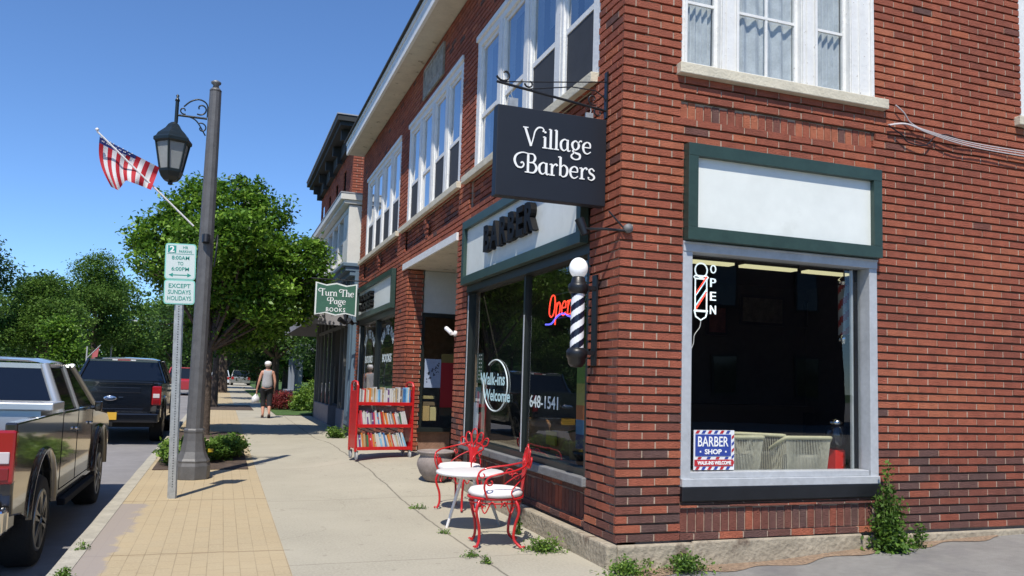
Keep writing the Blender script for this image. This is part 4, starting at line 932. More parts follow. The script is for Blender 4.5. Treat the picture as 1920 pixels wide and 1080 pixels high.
for i in range(9):
    y = 8.6+.38*i; w_ = rr.uniform(.12,.22); h_ = rr.uniform(.25,.42); o = MB(); o.box((0,-w_/2,0),(.03,w_/2,h_)); c = rr.choice([(.62,.62,.62),(.55,.58,.65),(.65,.62,.55)])
    ob = o.build('display_book', mat('dbk%d' % i, c, .6), loc=(.20, y, .66)); ob.rotation_euler = (0, .15, 0)
    tag(ob, 'pale book propped in the bookshop window, number %s from the entry side' % ['one','two','three','four','five','six','seven','eight','nine'][i], 'book', 'pale books displayed in the bookshop window')
# ------------------------------------------------------------------ street lamp
LX, LY = -2.99, 5.45
lp = thing('street_lamp', (LX, LY, 0), 'tall grey fluted lamp post with black lantern hung from a scrolled arm', 'street lamp')
q = MB(); q.lathe([(.215,0),(.215,.16),(.20,.20),(.205,.22),(.185,.25),(.15,.33),(.125,.46),(.118,.55),(.124,.57),(.124,.59),(.112,.61)], n=8, sm=False, rot=R(10)); q.build('base', m_pole, lp, bevel=.006)
q = MB(); q.lathe([(.100,.61),(.096,1.2),(.088,3.0),(.079,4.2),(.072,4.86)], n=12, sm=False, rot=R(8)); q.lathe([(.070,4.861),(.075,4.88),(.05,4.91)], n=14); q.build('pole', m_pole, lp)
q = MB(); q.lathe([(.04,4.911),(.035,4.95),(.06,4.97),(.062,4.99),(.03,5.01),(0,5.015)], n=14); q.build('cap', mat('dull_cap', (.2,.2,.2), .5, metal=.5), lp)
q = MB(); za = 4.50
q.tube([(-.08,0,za),(-.44,0,za)], .014, 6); q.tube(spiral((-.16,0,za+.12), .02, .085, R(200), R(-120), 22), .010, 6); q.tube(spiral((-.36,0,za+.07), .012, .05, R(-20), R(300), 18), .009, 6)
q.tube(spiral((-.14,0,za-.13), .015, .07, R(160), R(480), 20), .009, 6)
q.tube(catmull([(-.36,0,za+.12),(-.28,0,za+.20),(-.18,0,za+.235),(-.09,0,za+.18),(-.08,0,za+.02)], 6), .010, 6); q.tube(catmull([(-.30,0,za),(-.20,0,za-.05),(-.09,0,za-.22)], 6), .009, 6)
q.tube([(-.44,0,za-.10),(-.44,0,za+.20)], .022, 8); q.lathe([(.0,za+.27),(.02,za+.25),(.012,za+.22),(.026,za+.20),(.03,za+.18)][::-1], (-.44,0,0), 10)
q.build('bracket', m_lamp, lp)
ln = MB(); cx = -.46
ln.lathe([(.035,4.40),(.07,4.37),(.10,4.32),(.185,4.24),(.205,4.20),(.235,4.175),(.235,4.14),(.205,4.12)][::-1], (cx,0,0), 6, sm=False, rot=R(20))
ln.lathe([(.13,3.80),(.145,3.79),(.145,3.76),(.12,3.70),(.085,3.66),(.03,3.64),(.03,3.61),(0,3.60)][::-1], (cx,0,0), 6, sm=False, rot=R(20))
for k in range(6):
    a = R(20+60*k); ln.tube([(cx+.205*math.cos(a), .205*math.sin(a), 4.13), (cx+.138*math.cos(a), .138*math.sin(a), 3.79)], .013, 5)
lan = ln.build('lantern', m_lamp, lp)
q = MB(); q.lathe([(.128,3.79),(.192,4.13)], (cx,0,0), 6, sm=False, rot=R(20)); q.build('lantern_glass', m_lampglass, lan)
q = MB(); q.tube([(.10,-.02,2.95),(.13,-.05,3.02),(.125,-.05,2.80),(.11,-.03,2.62)], .012, 5); q.tube([(.0,-.11,3.0),(-.0,-.13,2.9)], .05, 6); q.build('clamp', m_black, lp)
# flag on an angled staff
YF = 5.15
a0, a1 = atY(363, 424, YF+.12), atY(182, 246, YF-.1)
fl = thing('flag', tuple(a0), 'american flag drooping from a white angled staff on the lamp post', 'flag')
q = MB(); q.tube([Vector((0,0,0)), a1-a0], .011, 8); q.lathe([(0,0),(.02,.01),(.02,.03),(0,.045)], tuple(a1-a0), 8); q.build('staff', m_whitemetal, fl)
q = MB(); NU, NV = 39, 16
topc = [(187, 256), (225, 276), (262, 295), (299, 314)]; botc = [(208, 350), (222, 357), (236, 338), (258, 346), (283, 356)]
def interp(c, t):
    x = t*(len(c)-1); i = min(int(x), len(c)-2); f = x-i; return (c[i][0]*(1-f)+c[i+1][0]*f, c[i][1]*(1-f)+c[i+1][1]*f)
vs = []
for j in range(NV+1):
    for i in range(NU+1):
        u, v = i/NU, j/NV; tx, ty = interp(topc, u); bx_, by_ = interp(botc, min(1, u*1.0)); 
        px, py = tx+(bx_-tx)*v - 10*math.sin(math.pi*v)*(1-u), ty+(by_-ty)*v
        vs.append(tuple(atY(px, py, YF + .05*math.sin(u*14+v*2)*v + .04*math.sin(v*5)) - a0))
for j in range(NV):
    for i in range(NU):
        u, v = (i+.5)/NU, (j+.5)/NV
        mi = 2 if (v < .14 and u < .62) else int(u*13) % 2
        q.add([vs[j*(NU+1)+i], vs[j*(NU+1)+i+1], vs[(j+1)*(NU+1)+i+1], vs[(j+1)*(NU+1)+i]], [(0,1,2,3)], 0, mi, True)
if True:
  for k in range(22):
    u = .03+.025*k; v = .03+.045*(k % 3); 
    if v > .13: continue
    i, j = int(u*NU), int(v*NV); p = Vector(vs[j*(NU+1)+i])+Vector((0,-.006,0)); q.add([p+Vector((-.008,0,0)), p+Vector((0,0,-.008)), p+Vector((.008,0,0)), p+Vector((0,0,.008))], [(0,1,2,3)], 0, 1)

q.build('cloth', [mat('flag_red', (.55,.02,.035), .7, trans=.35), mat('flag_white', (.80,.79,.78), .7, trans=.35), mat('flag_blue', (.03,.05,.22), .7, trans=.2)], fl, fixn=False)

# parking sign
ps = thing('parking_sign', (-3.12, 3.78, 0), 'white and green two panel parking sign on a punched steel post', 'parking sign')
ps.rotation_euler.y = -.026
q = MB()
q.box((-.032,-.003,0), (.032,.003,2.62)); q.box((-.032,.003,0), (-.026,.03,2.62)); q.box((.026,.003,0), (.032,.03,2.62)); q.box((-.045,.028,0), (-.026,.032,2.62)); q.box((.026,.028,0), (.045,.032,2.62))
pst = q.build('post', m_steel, ps)
q = MB()
for k in range(76): q.lathe([(.006,-.0045),(.006,-.0031)], (0,0,.12+.0265*k), 8, axis='y')
q.build('punched_holes', m_black, pst)
gteal = mat('sign_teal', (.02,.28,.22), .45); swh = mat('sign_face', (.60,.68,.66), .4)
def rrect(w, h, r, n=4):
    pts = []
    for cx_, cz, a0_ in ((w/2-r, h/2-r, 0), (-w/2+r, h/2-r, 90), (-w/2+r, -h/2+r, 180), (w/2-r, -h/2+r, 270)):
        for k in range(n+1): a = R(a0_+90*k/n); pts.append((cx_+r*math.cos(a), cz+r*math.sin(a)))
    return pts
for nm, zc, hh in (('upper_panel', 2.445, .38), ('lower_panel', 2.125, .255)):
    pn = MB(); pn.prism([(x-.0, z+zc) for x, z in rrect(.30, hh, .03)], -.008, -.004, 'y'); pn_o = pn.build(nm, mat('sign_teal_light', (.25,.60,.52), .4), ps)
    f = MB(); f.prism([(x, z+zc) for x, z in rrect(.278, hh-.022, .022)], -.0095, -.0085, 'y'); f.build('face', swh, pn_o)
    l = MB(); tx = lambda s, x, z, w, h: put_text(l, s, (x, -.0105, z), (1,0,0), (0,0,1), (0,-1,0), w=w, h=h, depth=.001, bold=.01)
    if nm == 'upper_panel':
        l.box((-.125,-.0105,2.535), (-.045,-.0097,2.612)); l.box((-.13,-.0105,2.522), (.13,-.0097,2.527))
        tx('HR', .045, 2.595, .05, .028); tx('PARKING', .045, 2.552, .125, .028)
        tx('8:00AM', .0, 2.485, .17, .04); tx('TO', .0, 2.425, .055, .035); tx('6:00PM', .0, 2.368, .17, .04)
        l.box((-.07,-.0105,2.298), (.07,-.0097,2.308)); l.prism([(-.11,2.303),(-.07,2.325),(-.07,2.281)], -.0105, -.0097, 'y'); l.prism([(.11,2.303),(.07,2.281),(.07,2.325)], -.0105, -.0097, 'y')
        l.build('legend', gteal, pn_o); n_ = MB(); put_text(n_, '2', (-.085, -.0115, 2.574), (1,0,0), (0,0,1), (0,-1,0), w=.048, h=.064, depth=.001, bold=.03); n_.build('numeral', MATS['sign_white'], pn_o)
    else:
        tx('EXCEPT', 0, 2.19, .21, .045); tx('SUNDAYS', 0, 2.125, .22, .045); tx('HOLIDAYS', 0, 2.06, .23, .045); l.build('legend', gteal, pn_o)

# ------------------------------------------------------------------ book cart with every book
CX0, CX1, CY = -.90, -.07, 6.5
gl_, gr_ = gz(CX0, CY), gz(CX1, CY); cz0 = (gl_+gr_)/2
pc0 = Vector(((CX0+CX1)/2, CY, cz0)); rot = math.atan2(.12, .83)
ct = thing('book_cart', tuple(pc0), 'red steel three shelf library cart full of books on the sidewalk', 'book cart', rz=rot)
Wc, Dc = .84, .34
for sx in (-1, 1):
    q = MB(); x = sx*Wc/2
    q.box((x-.014, -Dc/2, .12), (x+.014, -Dc/2+.05, 1.06)); q.box((x-.014, Dc/2-.05, .12), (x+.014, Dc/2, 1.06)); q.box((x-.010, -Dc/2+.05, .16), (x+.010, Dc/2-.05, .98)); q.tube([(x, -Dc/2+.02, 1.05), (x, -Dc/2+.05, 1.10), (x, 0, 1.115), (x, Dc/2-.05, 1.10), (x, Dc/2-.02, 1.05)], .018, 8)
    q.build('end_panel', m_red, ct, bevel=.004)
shz = (.165, .485, .80)
for k, z in enumerate(shz):
    q = MB(); M_ = Matrix.Rotation(R(-12), 3, 'X')
    q.box((-Wc/2+.015, -Dc/2, z), (Wc/2-.015, Dc/2, z+.012)); q.box((-Wc/2+.015, -Dc/2-.004, z-.026), (Wc/2-.015, -Dc/2, z+.022)); q.box((-Wc/2+.015, Dc/2-.01, z), (Wc/2-.015, Dc/2, z+.06)); q.build('shelf', m_red, ct, bevel=.003)
q = MB(); q.box((-Wc/2+.015, .0, .84), (Wc/2-.015, .006, .9)); 
for sx in (-1, 1):
    for sy in (-1, 1):
        q = MB(); x, y = sx*(Wc/2-.02), sy*(Dc/2-.03); q.lathe([(.05,-.012),(.058,-.008),(.058,.008),(.05,.012)], (x, y, .058), 18, axis='x'); q.build('caster', mat('caster_grey', (.35,.35,.36), .6), ct)
        q = MB(); q.box((x-.022, y-.02, .05), (x-.016, y+.02, .13)); q.box((x+.016, y-.02, .05), (x+.022, y+.02, .13)); q.box((x-.022, y-.02, .115), (x+.022, y+.02, .13)); q.build('caster_fork', m_steel, ct)
BC = {'white': (.55,.54,.52), 'cream': (.50,.42,.26), 'red': (.50,.03,.03), 'crimson': (.55,.06,.10), 'orange': (.60,.20,.04), 'blue': (.06,.20,.45), 'sky blue': (.22,.45,.62), 'navy': (.03,.04,.12), 'black': (.02,.02,.02), 'grey': (.25,.25,.26), 'brown': (.16,.08,.04), 'tan': (.42,.30,.16), 'yellow': (.60,.45,.12), 'green': (.05,.16,.07), 'purple': (.14,.06,.20)}
rows = [('white grey white red cream white orange tan yellow tan white white sky_blue blue white tan yellow white navy purple navy white cream white tan grey black brown grey blue blue sky_blue white blue'.split(), 2, .21),
        ('crimson red crimson white navy white purple navy grey purple crimson navy white blue black brown red orange black orange yellow grey white grey orange red white white grey green white white white'.split(), 15, .19),
        ('white purple white orange tan brown green red red crimson orange tan yellow navy white sky_blue white white blue grey yellow orange orange tan red white white cream navy grey white sky_blue white sky_blue'.split(), 17, .20)]
ordn = ['first','second','third','fourth','fifth','sixth','seventh','eighth','ninth','tenth','eleventh','twelfth','thirteenth','fourteenth','fifteenth','sixteenth','seventeenth','eighteenth','nineteenth','twentieth'] + ['twenty-'+s for s in ('first','second','third','fourth','fifth','sixth','seventh','eighth','ninth')] + ['thirtieth'] + ['thirty-'+s for s in ('first','second','third','fourth','fifth','sixth')]
rr = random.Random(21); MR = Matrix.Rotation(rot, 4, 'Z')
pages = mat('pages', (.60,.56,.46), .8)
for r_i, (cols, lean, hh) in enumerate(rows):
    nm = ['top', 'middle', 'bottom'][::-1][r_i] if False else ['top', 'middle', 'bottom'][r_i]
    z = shz[2-r_i]+.014; n_ = len(cols); ws = [rr.uniform(.014, .034) for _ in cols]; tot = sum(ws); k_ = (Wc-.07-(.03 if r_i else .0))/tot; x = -Wc/2+.03
    for i, cn in enumerate(cols):
        w_ = ws[i]*k_; h_ = hh*rr.uniform(.84, 1.08); d_ = rr.uniform(.12, .17); cn2 = cn.replace('_', ' '); ln_ = R(rr.gauss(lean*(.25+.75*min(1, i/n_*1.6)), 1.5)) if r_i else R(rr.gauss(0, 1.2))
        b_ = MB(); b_.box((0, 0, 0), (w_*.94, .002, h_)); b_.box((0, .002, 0), (.0018, d_, h_)); b_.box((w_*.94-.0018, .002, 0), (w_*.94, d_, h_)); b_.box((.0018, .002, .003), (w_*.94-.0018, d_-.004, h_-.004), 0, 1)
        if rr.random() < .3: zz = h_*rr.uniform(.15, .8); b_.box((.001, -.0008, zz), (w_*.94-.001, -.0001, zz+rr.uniform(.01,.05)), 0, 2)
        o = b_.build('book', [mat('book_'+cn, BC[cn2], .5, var=.1), pages, mat('book_'+rr.choice(['white','navy','red','yellow','black']), BC[['white','navy','red','yellow','black'][0]], .5)] if True else None)
        p = pc0 + (MR @ Vector((x, -Dc/2+.015+rr.uniform(0, .015), z)))
        o.location = p; o.rotation_euler = (0, -ln_, rot)
        tag(o, '%s book standing %s from the left on the %s shelf of the red cart' % (cn2, ordn[i], nm), 'book', 'books on the %s shelf of the red cart' % nm); x += w_
# two flat books leaning at the back of the middle shelf
for i, (x, w_, c) in enumerate(((-.22, .22, (.35,.36,.40)), (.10, .34, (.50,.48,.42)))):
    b_ = MB(); b_.box((-w_/2, 0, 0), (w_/2, .02, .13)); o = b_.build('book', mat('flat%d' % i, c, .6), loc=pc0 + (MR @ Vector((x, .09, shz[1]+.15)))); o.rotation_euler = (R(-15), R(4 if i else -6), rot)
    tag(o, ['grey album leaning behind the middle row at the left of the red cart', 'wide pale album leaning behind the middle row of the red cart'][i], 'book')

# ------------------------------------------------------------------ iron chairs and table
def iron_chair(loc, rz, label):
    """local: faces +x is front"""
    t = thing('iron_chair', loc, label, 'chair', 'red wrought iron chairs outside the barber shop', rz)
    sh_ = .385
    q = MB(); ring = []
    def seat_r(a): return .205*(1+.06*math.cos(2*a)) 
    for k in range(30): a = 2*math.pi*k/30; ring.append((seat_r(a)*math.cos(a), seat_r(a)*math.sin(a), sh_))
    q.tube(ring, .011, 6, closed=True); q.tube([(x*.96, y*.96, z-.035) for x, y, z in ring], .006, 5, closed=True); q.build('seat_frame', m_red, t)
    q = MB(); q.lathe([(0,.39),(.19,.39),(.215,.405),(.218,.425),(.20,.45),(.15,.458),(0,.46)], n=30); cu = q.build('seat_cushion', m_cushion, t)
    for k, a in enumerate((45, 135, 225, 315)):
        a = R(a); c, s = math.cos(a), math.sin(a); q = MB(); b = .0 if c > 0 else .05
        q.tube(catmull([(.185*c, .185*s, sh_), (.225*c, .225*s, sh_-.05), (.235*c, .235*s, sh_-.11), (.20*c, .20*s, .17), (.195*c, .195*s, .07), ((.225+b)*c, (.215+b*.6)*s, .012)], 5), .0115, 7)
        q.tube(spiral(((.245+b)*c, (.235+b*.6)*s, .02), .010, .004, R(0), R(300), 8), .006, 5)
        q.build('leg', m_red, t)
    q = MB()
    for k in range(8):   # scrolls under the seat rim
        a = R(45*k+22); c, s = math.cos(a), math.sin(a); pts = []
        for j in range(13):
            tt = j/12; an = a+(tt-.5)*.60; zz = sh_-.045-.045*math.sin(math.pi*tt*2)*(1 if k % 2 else -1)-.02; pts.append((.198*math.cos(an), .198*math.sin(an), zz))
        q.tube(pts, .0055, 5)
    q.build('scrollwork', m_red, t)
    # back: bundle of strips that fans out into loops
    q = MB(); bx_ = -.215
    for k, off in enumerate((-.14, -.075, 0, .075, .14)):
        s = off/.14; tall = .41-.09*abs(s)**1.5; pts = [(bx_, .014*s*2, sh_-.0), (bx_-.01, .030*s, sh_+.12), (bx_-.02, off*.45, sh_+.22), (bx_-.03, off*.85-.03*1, sh_+tall*.75), (bx_-.04, off*1.05-.028, sh_+tall*.93), (bx_-.042, off*1.1, sh_+tall), (bx_-.04, off*1.05+.028, sh_+tall*.93), (bx_-.03, off*.85+.03, sh_+tall*.75), (bx_-.02, off*.45, sh_+.24), (bx_-.01, .030*s, sh_+.13)]
        q.tube(catmull(pts, 5), .0075, 6)
        q.tube([(bx_, .012*s*2.2, sh_), (bx_-.008, .020*s, sh_+.13), (bx_-.015, .04*s, sh_+.22)], .011, 6)
    q.build('backrest', m_red, t)
    for sy in (-1, 1):
        q = MB(); q.tube(catmull([(bx_-.02, sy*.04, sh_+.27), (bx_+.0, sy*.12, sh_+.25), (-.12, sy*.20, sh_+.22), (.0, sy*.235, sh_+.20), (.09, sy*.235, sh_+.17), (.12, sy*.225, sh_+.10), (.10, sy*.215, sh_+.03), (.09, sy*.205, sh_)], 5), .0085, 6)
        q.tube(spiral((.075, sy*.235, sh_+.135), .035, .01, R(60), R(-260), 14), .006, 5)
        q.tube(catmull([(bx_-.02, sy*.05, sh_+.18), (-.17, sy*.13, sh_+.13), (-.10, sy*.19, sh_+.06), (-.12, sy*.19, sh_+.01)], 5), .006, 5); q.tube(spiral((-.14, sy*.15, sh_+.17), .035, .008, R(0), R(400), 14), .0055, 5)
        q.build('armrest', m_red, t)
    return t
iron_chair((-.60, .92, 0), math.atan2(.18, -.98), 'red wrought iron chair with white seat nearest the camera, right of the round table')
iron_chair((-.39, 2.68, 0), math.atan2(-.62, -.78), 'red wrought iron chair with fan loop back beyond the round table')
tb = thing('round_table', (-.60, 1.62, 0), 'small round white metal table between the two red iron chairs', 'table')
q = MB(); q.lathe([(0,.475),(.285,.475),(.298,.480),(.302,.492),(.298,.502),(.285,.505),(0,.503)], n=48); q.build('tabletop', m_whitemetal, tb)
for k, (dx, dy) in enumerate(((-.16, .10), (.05, -.15), (.32, .14))):
    q = MB(); v = Vector((dx, dy, 0)); q.tube([Vector((dx*.35, dy*.35, .474)), v*1.05+Vector((0,0,0))], [.016, .013], 8); q.build('leg', m_whitemetal if k < 2 else mat('dull_leg', (.45,.44,.42), .5), tb)
q = MB(); q.lathe([(0,.44),(.12,.44),(.12,.474)], n=20); q.build('leg_plate', m_whitemetal, tb)
# planter
pl = thing('planter', (-.22, 4.30, gz(-.22, 4.30)), 'round grey terracotta planter pot beside the brick pier', 'planter')
q = MB(); q.lathe([(.09,0),(.12,.01),(.19,.10),(.225,.19),(.220,.25),(.195,.29),(.19,.31),(.225,.34),(.23,.36),(.205,.365),(.19,.34),(.18,.30)], n=32); q.build('pot', mat('grey_terracotta', (.26,.22,.20), .85, var=.15, vscale=6, bump=.2, stain=((.45,.42,.38), .6, .15), sscale=5), pl)
q = MB(); q.lathe([(0,.315),(.185,.31)], n=20); q.build('soil', m_soil, pl)
q = MB(); q.tube([(-.03,-.23,.30),(-.01,-.24,.24),(.02,-.235,.18)], [.03,.035,.02], 6); q.build('red_ornament', m_red, pl)
# ------------------------------------------------------------------ vehicles
m_truckdark = mat('bronze_black_paint', (.014,.013,.012), .16, spec=.6, coat=1.0)
m_truckblack = mat('navy_black_paint', (.004,.005,.008), .16, spec=.6, coat=1.0)
m_truckgrey = mat('silver_paint', (.42,.44,.45), .3, metal=.5, coat=.6)
m_carglass = glass('car_glass', (.03,.035,.045), 1.5)
m_tyre = mat('tyre', (.014,.014,.014), .85, bump=.3, bscale=60)
m_alloy = mat('alloy', (.38,.36,.32), .3, metal=.8)
m_chrome = MATS['chrome']
m_tail = mat('tail_lens', (.30,.008,.010), .12, coat=1)
m_under = mat('underbody', (.008,.008,.008), .9)
m_plate_y = mat('plate_yellow', (.62,.36,.03), .5)
m_diamond = mat('diamond_plate', (.62,.64,.66), .35, metal=.7)
def wheel(parent, x, y, r, out, s=1.):
    q = MB(); w = .12
    q.lathe([(r*.66, -w), (r*.93, -w), (r, -w*.7), (r, w*.7), (r*.93, w), (r*.66, w*.96)], (0,0,0), 36, axis='x')
    t = q.build('wheel', m_tyre, parent, loc=(x, y, r))
    q = MB(); so = out*w
    q.lathe([(r*.62, so*.2), (r*.68, so*1.0), (r*.62, so*1.05), (r*.58, so*.75)], (0,0,0), 36, axis='x')
    q.lathe([(0, so*.98), (r*.14, so*1.0), (r*.17, so*.8)], (0,0,0), 16, axis='x')
    for k in range(6):
        a = 2*math.pi*k/6+.2; M_ = Matrix.Rotation(a, 3, 'X')
        for dd in (-.09, .09):
            M2 = Matrix.Rotation(a+dd, 3, 'X'); q.obox(M2 @ Vector((so*.92, 0, r*.36)), (.03, r*.12, r*.50), M2)
    q.build('rim', m_alloy, t)
    q = MB(); q.lathe([(0, so*.12), (r*.56, so*.12)], (0,0,0), 24, axis='x'); q.build('brake_disc', m_under, t)
    return t
def arch(yc, r, zb, n=10):
    return [(yc - r*math.cos(math.pi*k/n), zb + math.sqrt(max(0, 1-math.cos(math.pi*k/n)**2))*r*1.02) for k in range(n+1)]
def arch_strip(q, sx, x0, x1, a_, b_):
    n = len(a_); vs = []
    for i in range(n):
        (ya, za_), (yb, zb__) = a_[i], b_[i]
        vs += [(sx*x0, ya, za_), (sx*x1, ya*.6+yb*.4, za_*.6+zb__*.4), (sx*x1, ya*.25+yb*.75, za_*.25+zb__*.75), (sx*x0, yb, zb__)]
    fs = [(4*i+k, 4*i+k+1, 4*i+k+5, 4*i+k+4) for i in range(n-1) for k in range(3)]
    q.add(vs, fs, sm=True)
def pickup(name, loc, label, paint, s, W=2.0, H=1.95, toolbox=False, silverroof=False, plate=True, tail_tall=.42):
    t = thing(name, loc, label, 'pickup truck')
    L, ra, fa, wr = 5.8, 1.22, 4.86, .41; zb = .50; rail = 1.36; hw = W/2
    cab0 = 2.02
    def add(q, nm, m, par=t, **k):
        q.v = [(x*s, y*s, z*s) for x, y, z in q.v]; return q.build(nm, m, par, **k)
    # bed sides with wheel arch
    for sx in (-1, 1):
        q = MB(); prof = [(.10, .62), (.06, .80), (.05, rail), (cab0-.02, rail), (cab0-.02, zb)] + [(ra+ (ra-y), z) for y, z in arch(ra, .50, zb)] + [(.45, .58)]
        q.prism(prof, sx*(hw-.09), sx*hw, 'x'); add(q, 'bed_side', paint, bevel=.018*s)
        q = MB(); a_ = [(y, z) for y, z in arch(ra, .50, zb, 24)]; b_ = [(y, z) for y, z in arch(ra, .57, zb, 24)]
        arch_strip(q, sx, hw-.01, hw+.03, a_, b_)
        add(q, 'wheel_arch', paint, fixn=True)
    # tailgate with moulded panel
    q = MB(); q.box((-(hw-.20), .03, .66), (hw-.20, .10, rail+.01)); q.box((-(hw-.17), .0, rail-.03), (hw-.17, .12, rail+.03)); q.box((-(hw-.42), .005, rail-.22), (hw-.42, .03, rail-.10)); q.box((-(hw-.34), .012, .74), (hw-.34, .03, .80))
    tg = add(q, 'tailgate', paint, bevel=.014*s)
    q = MB(); q.lathe([(.0,-.012),(.9,-.010),(1,-.004),(1,.01)], (0,0,0), 28, axis='y'); q.v = [(x*.135, y-.004, z*.055+1.02) for x, y, z in q.v]; em = add(q, 'emblem', m_chrome, tg)
    q = MB(); q.lathe([(0,-.0185),(.88,-.0175)], (0,0,0), 28, axis='y'); q.v = [(x*.125, y, z*.048+1.02) for x, y, z in q.v]; add(q, 'emblem_field', mat('emblem_blue', (.12,.20,.38), .3), em)
    if not toolbox:
        q = MB(); put_text(q, 'Ford', (0, -.020, 1.022), (1,0,0), (0,0,1), (0,-1,0), w=.16, h=.05, depth=.002); add(q, 'emblem_script', m_chrome, em)
        q = MB(); q.box((.17, .0, 1.035), (.25, .012, 1.055)); add(q, 'keyhole', m_chrome, tg)
        q = MB(); q.box((hw-.55-.35, -.004, .715), (hw-.27, .01, .735)); add(q, 'trim_strip', m_chrome, tg)
    # bed floor
    q = MB(); q.box((-(hw-.1), .1, .66), (hw-.1, cab0, .72)); q.box((-(hw-.15), .3, .38), (hw-.15, 5.3, .62)); add(q, 'bed_floor', m_under)
    # tail lights
    for sx in (-1, 1):
        q = MB(); q.box((sx*(hw-.19), .018, 1.30-tail_tall), (sx*(hw+.004), .12, 1.30)); tl_ = add(q, 'tail_light', m_tail, bevel=.02*s)
        q = MB(); q.box((sx*(hw-.165), .006, 1.30-tail_tall*.62), (sx*(hw-.03), .02, 1.30-tail_tall*.40)); add(q, 'reversing_lens', mat('lens_white', (.55,.5,.5), .15, coat=1), tl_, bevel=.008*s)
        q = MB(); q.box((sx*(hw-.165), .008, 1.30-tail_tall*.93), (sx*(hw-.03), .02, 1.30-tail_tall*.70)); add(q, 'reflector', mat('dark_lens', (.18,.004,.006), .15, coat=1), tl_, bevel=.008*s)
    # bumper
    q = MB(); q.box((-(hw-.02), -.10, .50), (hw-.02, .06, .70)); q.box((-(hw-.02), .06, .50), (-(hw-.10), .30, .68)); q.box((hw-.10, .06, .50), (hw-.02, .30, .68)); bp = add(q, 'rear_bumper', m_chrome if toolbox else paint, bevel=.025*s)
    q = MB(); q.box((-.09, -.12, .42), (.09, -.02, .52)); q.tube([(0,-.12,.46), (0,-.2,.46), (0,-.2,.52)], .025, 8); add(q, 'tow_hitch', m_under, bp)
    if plate:
        q = MB(); q.box((-.16, -.112, .56), (.16, -.101, .72)); p_ = add(q, 'licence_plate', m_plate_y, bp)
    # cab lower and nose
    q = MB(); prof = [(cab0, zb), (cab0, rail+.0), (3.9, rail-.02), (4.35, rail-.06), (5.55, 1.20), (5.78, 1.10), (5.83, .80), (5.80, .55), (fa+.50, zb)] + [(fa+(fa-y), z) for y, z in arch(fa, .50, zb)][0:] + [(fa-.52, zb-.03), (cab0+.1, zb-.06)]
    q.prism(prof, -hw*.985, hw*.985, 'x'); add(q, 'cab_body', paint, bevel=.03*s)
    for sx in (-1, 1):
        q = MB(); a_ = arch(fa, .50, zb, 24); b_ = arch(fa, .57, zb, 24)
        arch_strip(q, sx, hw*.985-.01, hw+.03, a_, b_)
        add(q, 'wheel_arch', paint)
        # door seams and side crease
        q = MB()
        for y in (2.12, 3.05, 4.12): q.box((sx*(hw*.985), y, .56), (sx*(hw*.985+.003), y+.012, rail-.02))
        q.box((sx*(hw*.985), 2.12, .555), (sx*(hw*.985+.003), 4.13, .565)); add(q, 'door_seam', m_under)
        q = MB()
        for y in (2.92, 3.95): q.box((sx*(hw*.985), y-.13, 1.12), (sx*(hw*.985+.035), y, 1.155))
        add(q, 'door_handle', m_chrome if toolbox else paint, bevel=.01*s)
        q = MB(); q.box((sx*(hw-.02), 2.1, .40), (sx*(hw+.06), 4.15, .47)); add(q, 'running_board', m_under, bevel=.015*s)
        q = MB(); q.box((sx*(hw*.985+.0), fa-.35, zb+.0), (sx*(hw*.6), fa+.35, zb+.40)); 
    # greenhouse
    wb, wt = hw*.955, hw*.76; g0, g1, r0, r1 = cab0+.02, 4.45, cab0+.16, 3.62; zr = H
    def gp(sx, y, z):    # point on side glass plane
        f = (z-rail)/(zr-rail); return (sx*(wb+(wt-wb)*f), y, z)
    q = MB(); n_ = 6
    roof = [(-wt, r0, zr-.05), (wt, r0, zr-.05), (wt, r1, zr-.05), (-wt, r1, zr-.05)]
    prof = []
    for i in range(n_+1):
        tt = i/n_; y = r0+(r1-r0)*tt; prof.append((y, zr-.05+.05*math.sin(math.pi*min(1, .15+tt*.8))))
    V = []
    for x_, dz in ((-wt-.02, -.035), (-wt*.8, 0), (0, .012), (wt*.8, 0), (wt+.02, -.035)):
        V.append([(x_, y, z+dz) for y, z in prof])
    for a in range(4):
        for i in range(n_): q.add([V[a][i], V[a+1][i], V[a+1][i+1], V[a][i+1]], [(0,1,2,3)], 0, 0, True)
    q.box((-wt-.01, r0-.02, zr-.11), (wt+.01, r1, zr-.06))
    add(q, 'roof', m_truckgrey if silverroof else paint)
    for sx in (-1, 1):
        q = MB()   # pillars
        def pil(y0, z0_, y1, z1_, w_=.035):
            q.tube([gp(sx, y0, z0_), gp(sx, y1, z1_)], w_, 6)
        q.tube([(sx*wb, g0+.02, rail-.03), (sx*(wt+.0), r0+.01, zr-.07)], [.055, .045], 8)
        pil(3.08, rail-.02, 3.04, zr-.08, .028); pil(g1, rail-.05, r1, zr-.07, .032)
        add(q, 'pillar', m_truckgrey if silverroof else paint)
    q = MB(); q.box((-wb*.97, g0-.01, rail-.06), (wb*.97, g0+.03, rail+.03)); add(q, 'window_ledge', m_truckgrey if silverroof else paint)
    q = MB(); q.quad([(-wb+.04, g0+.0, rail+.02), (wb-.04, g0+.0, rail+.02), (wt-.03, r0-.01, zr-.10), (-wt+.03, r0-.01, zr-.10)]); add(q, 'rear_window', mat('tinted_glass', (.006,.008,.014), .06, spec=.5))
    for sx in (-1, 1):
        q = MB(); q.quad([gp(sx, 2.14, rail+.0), gp(sx, 3.05, rail+.0), gp(sx, 3.02, zr-.10), gp(sx, 2.24, zr-.10)]); q.quad([gp(sx, 3.12, rail), gp(sx, g1-.08, rail-.02), gp(sx, r1-.04, zr-.10), gp(sx, 3.08, zr-.10)])
        add(q, 'side_window', mat('side_glass', (.010,.012,.012), .05, spec=.7), fixn=True)
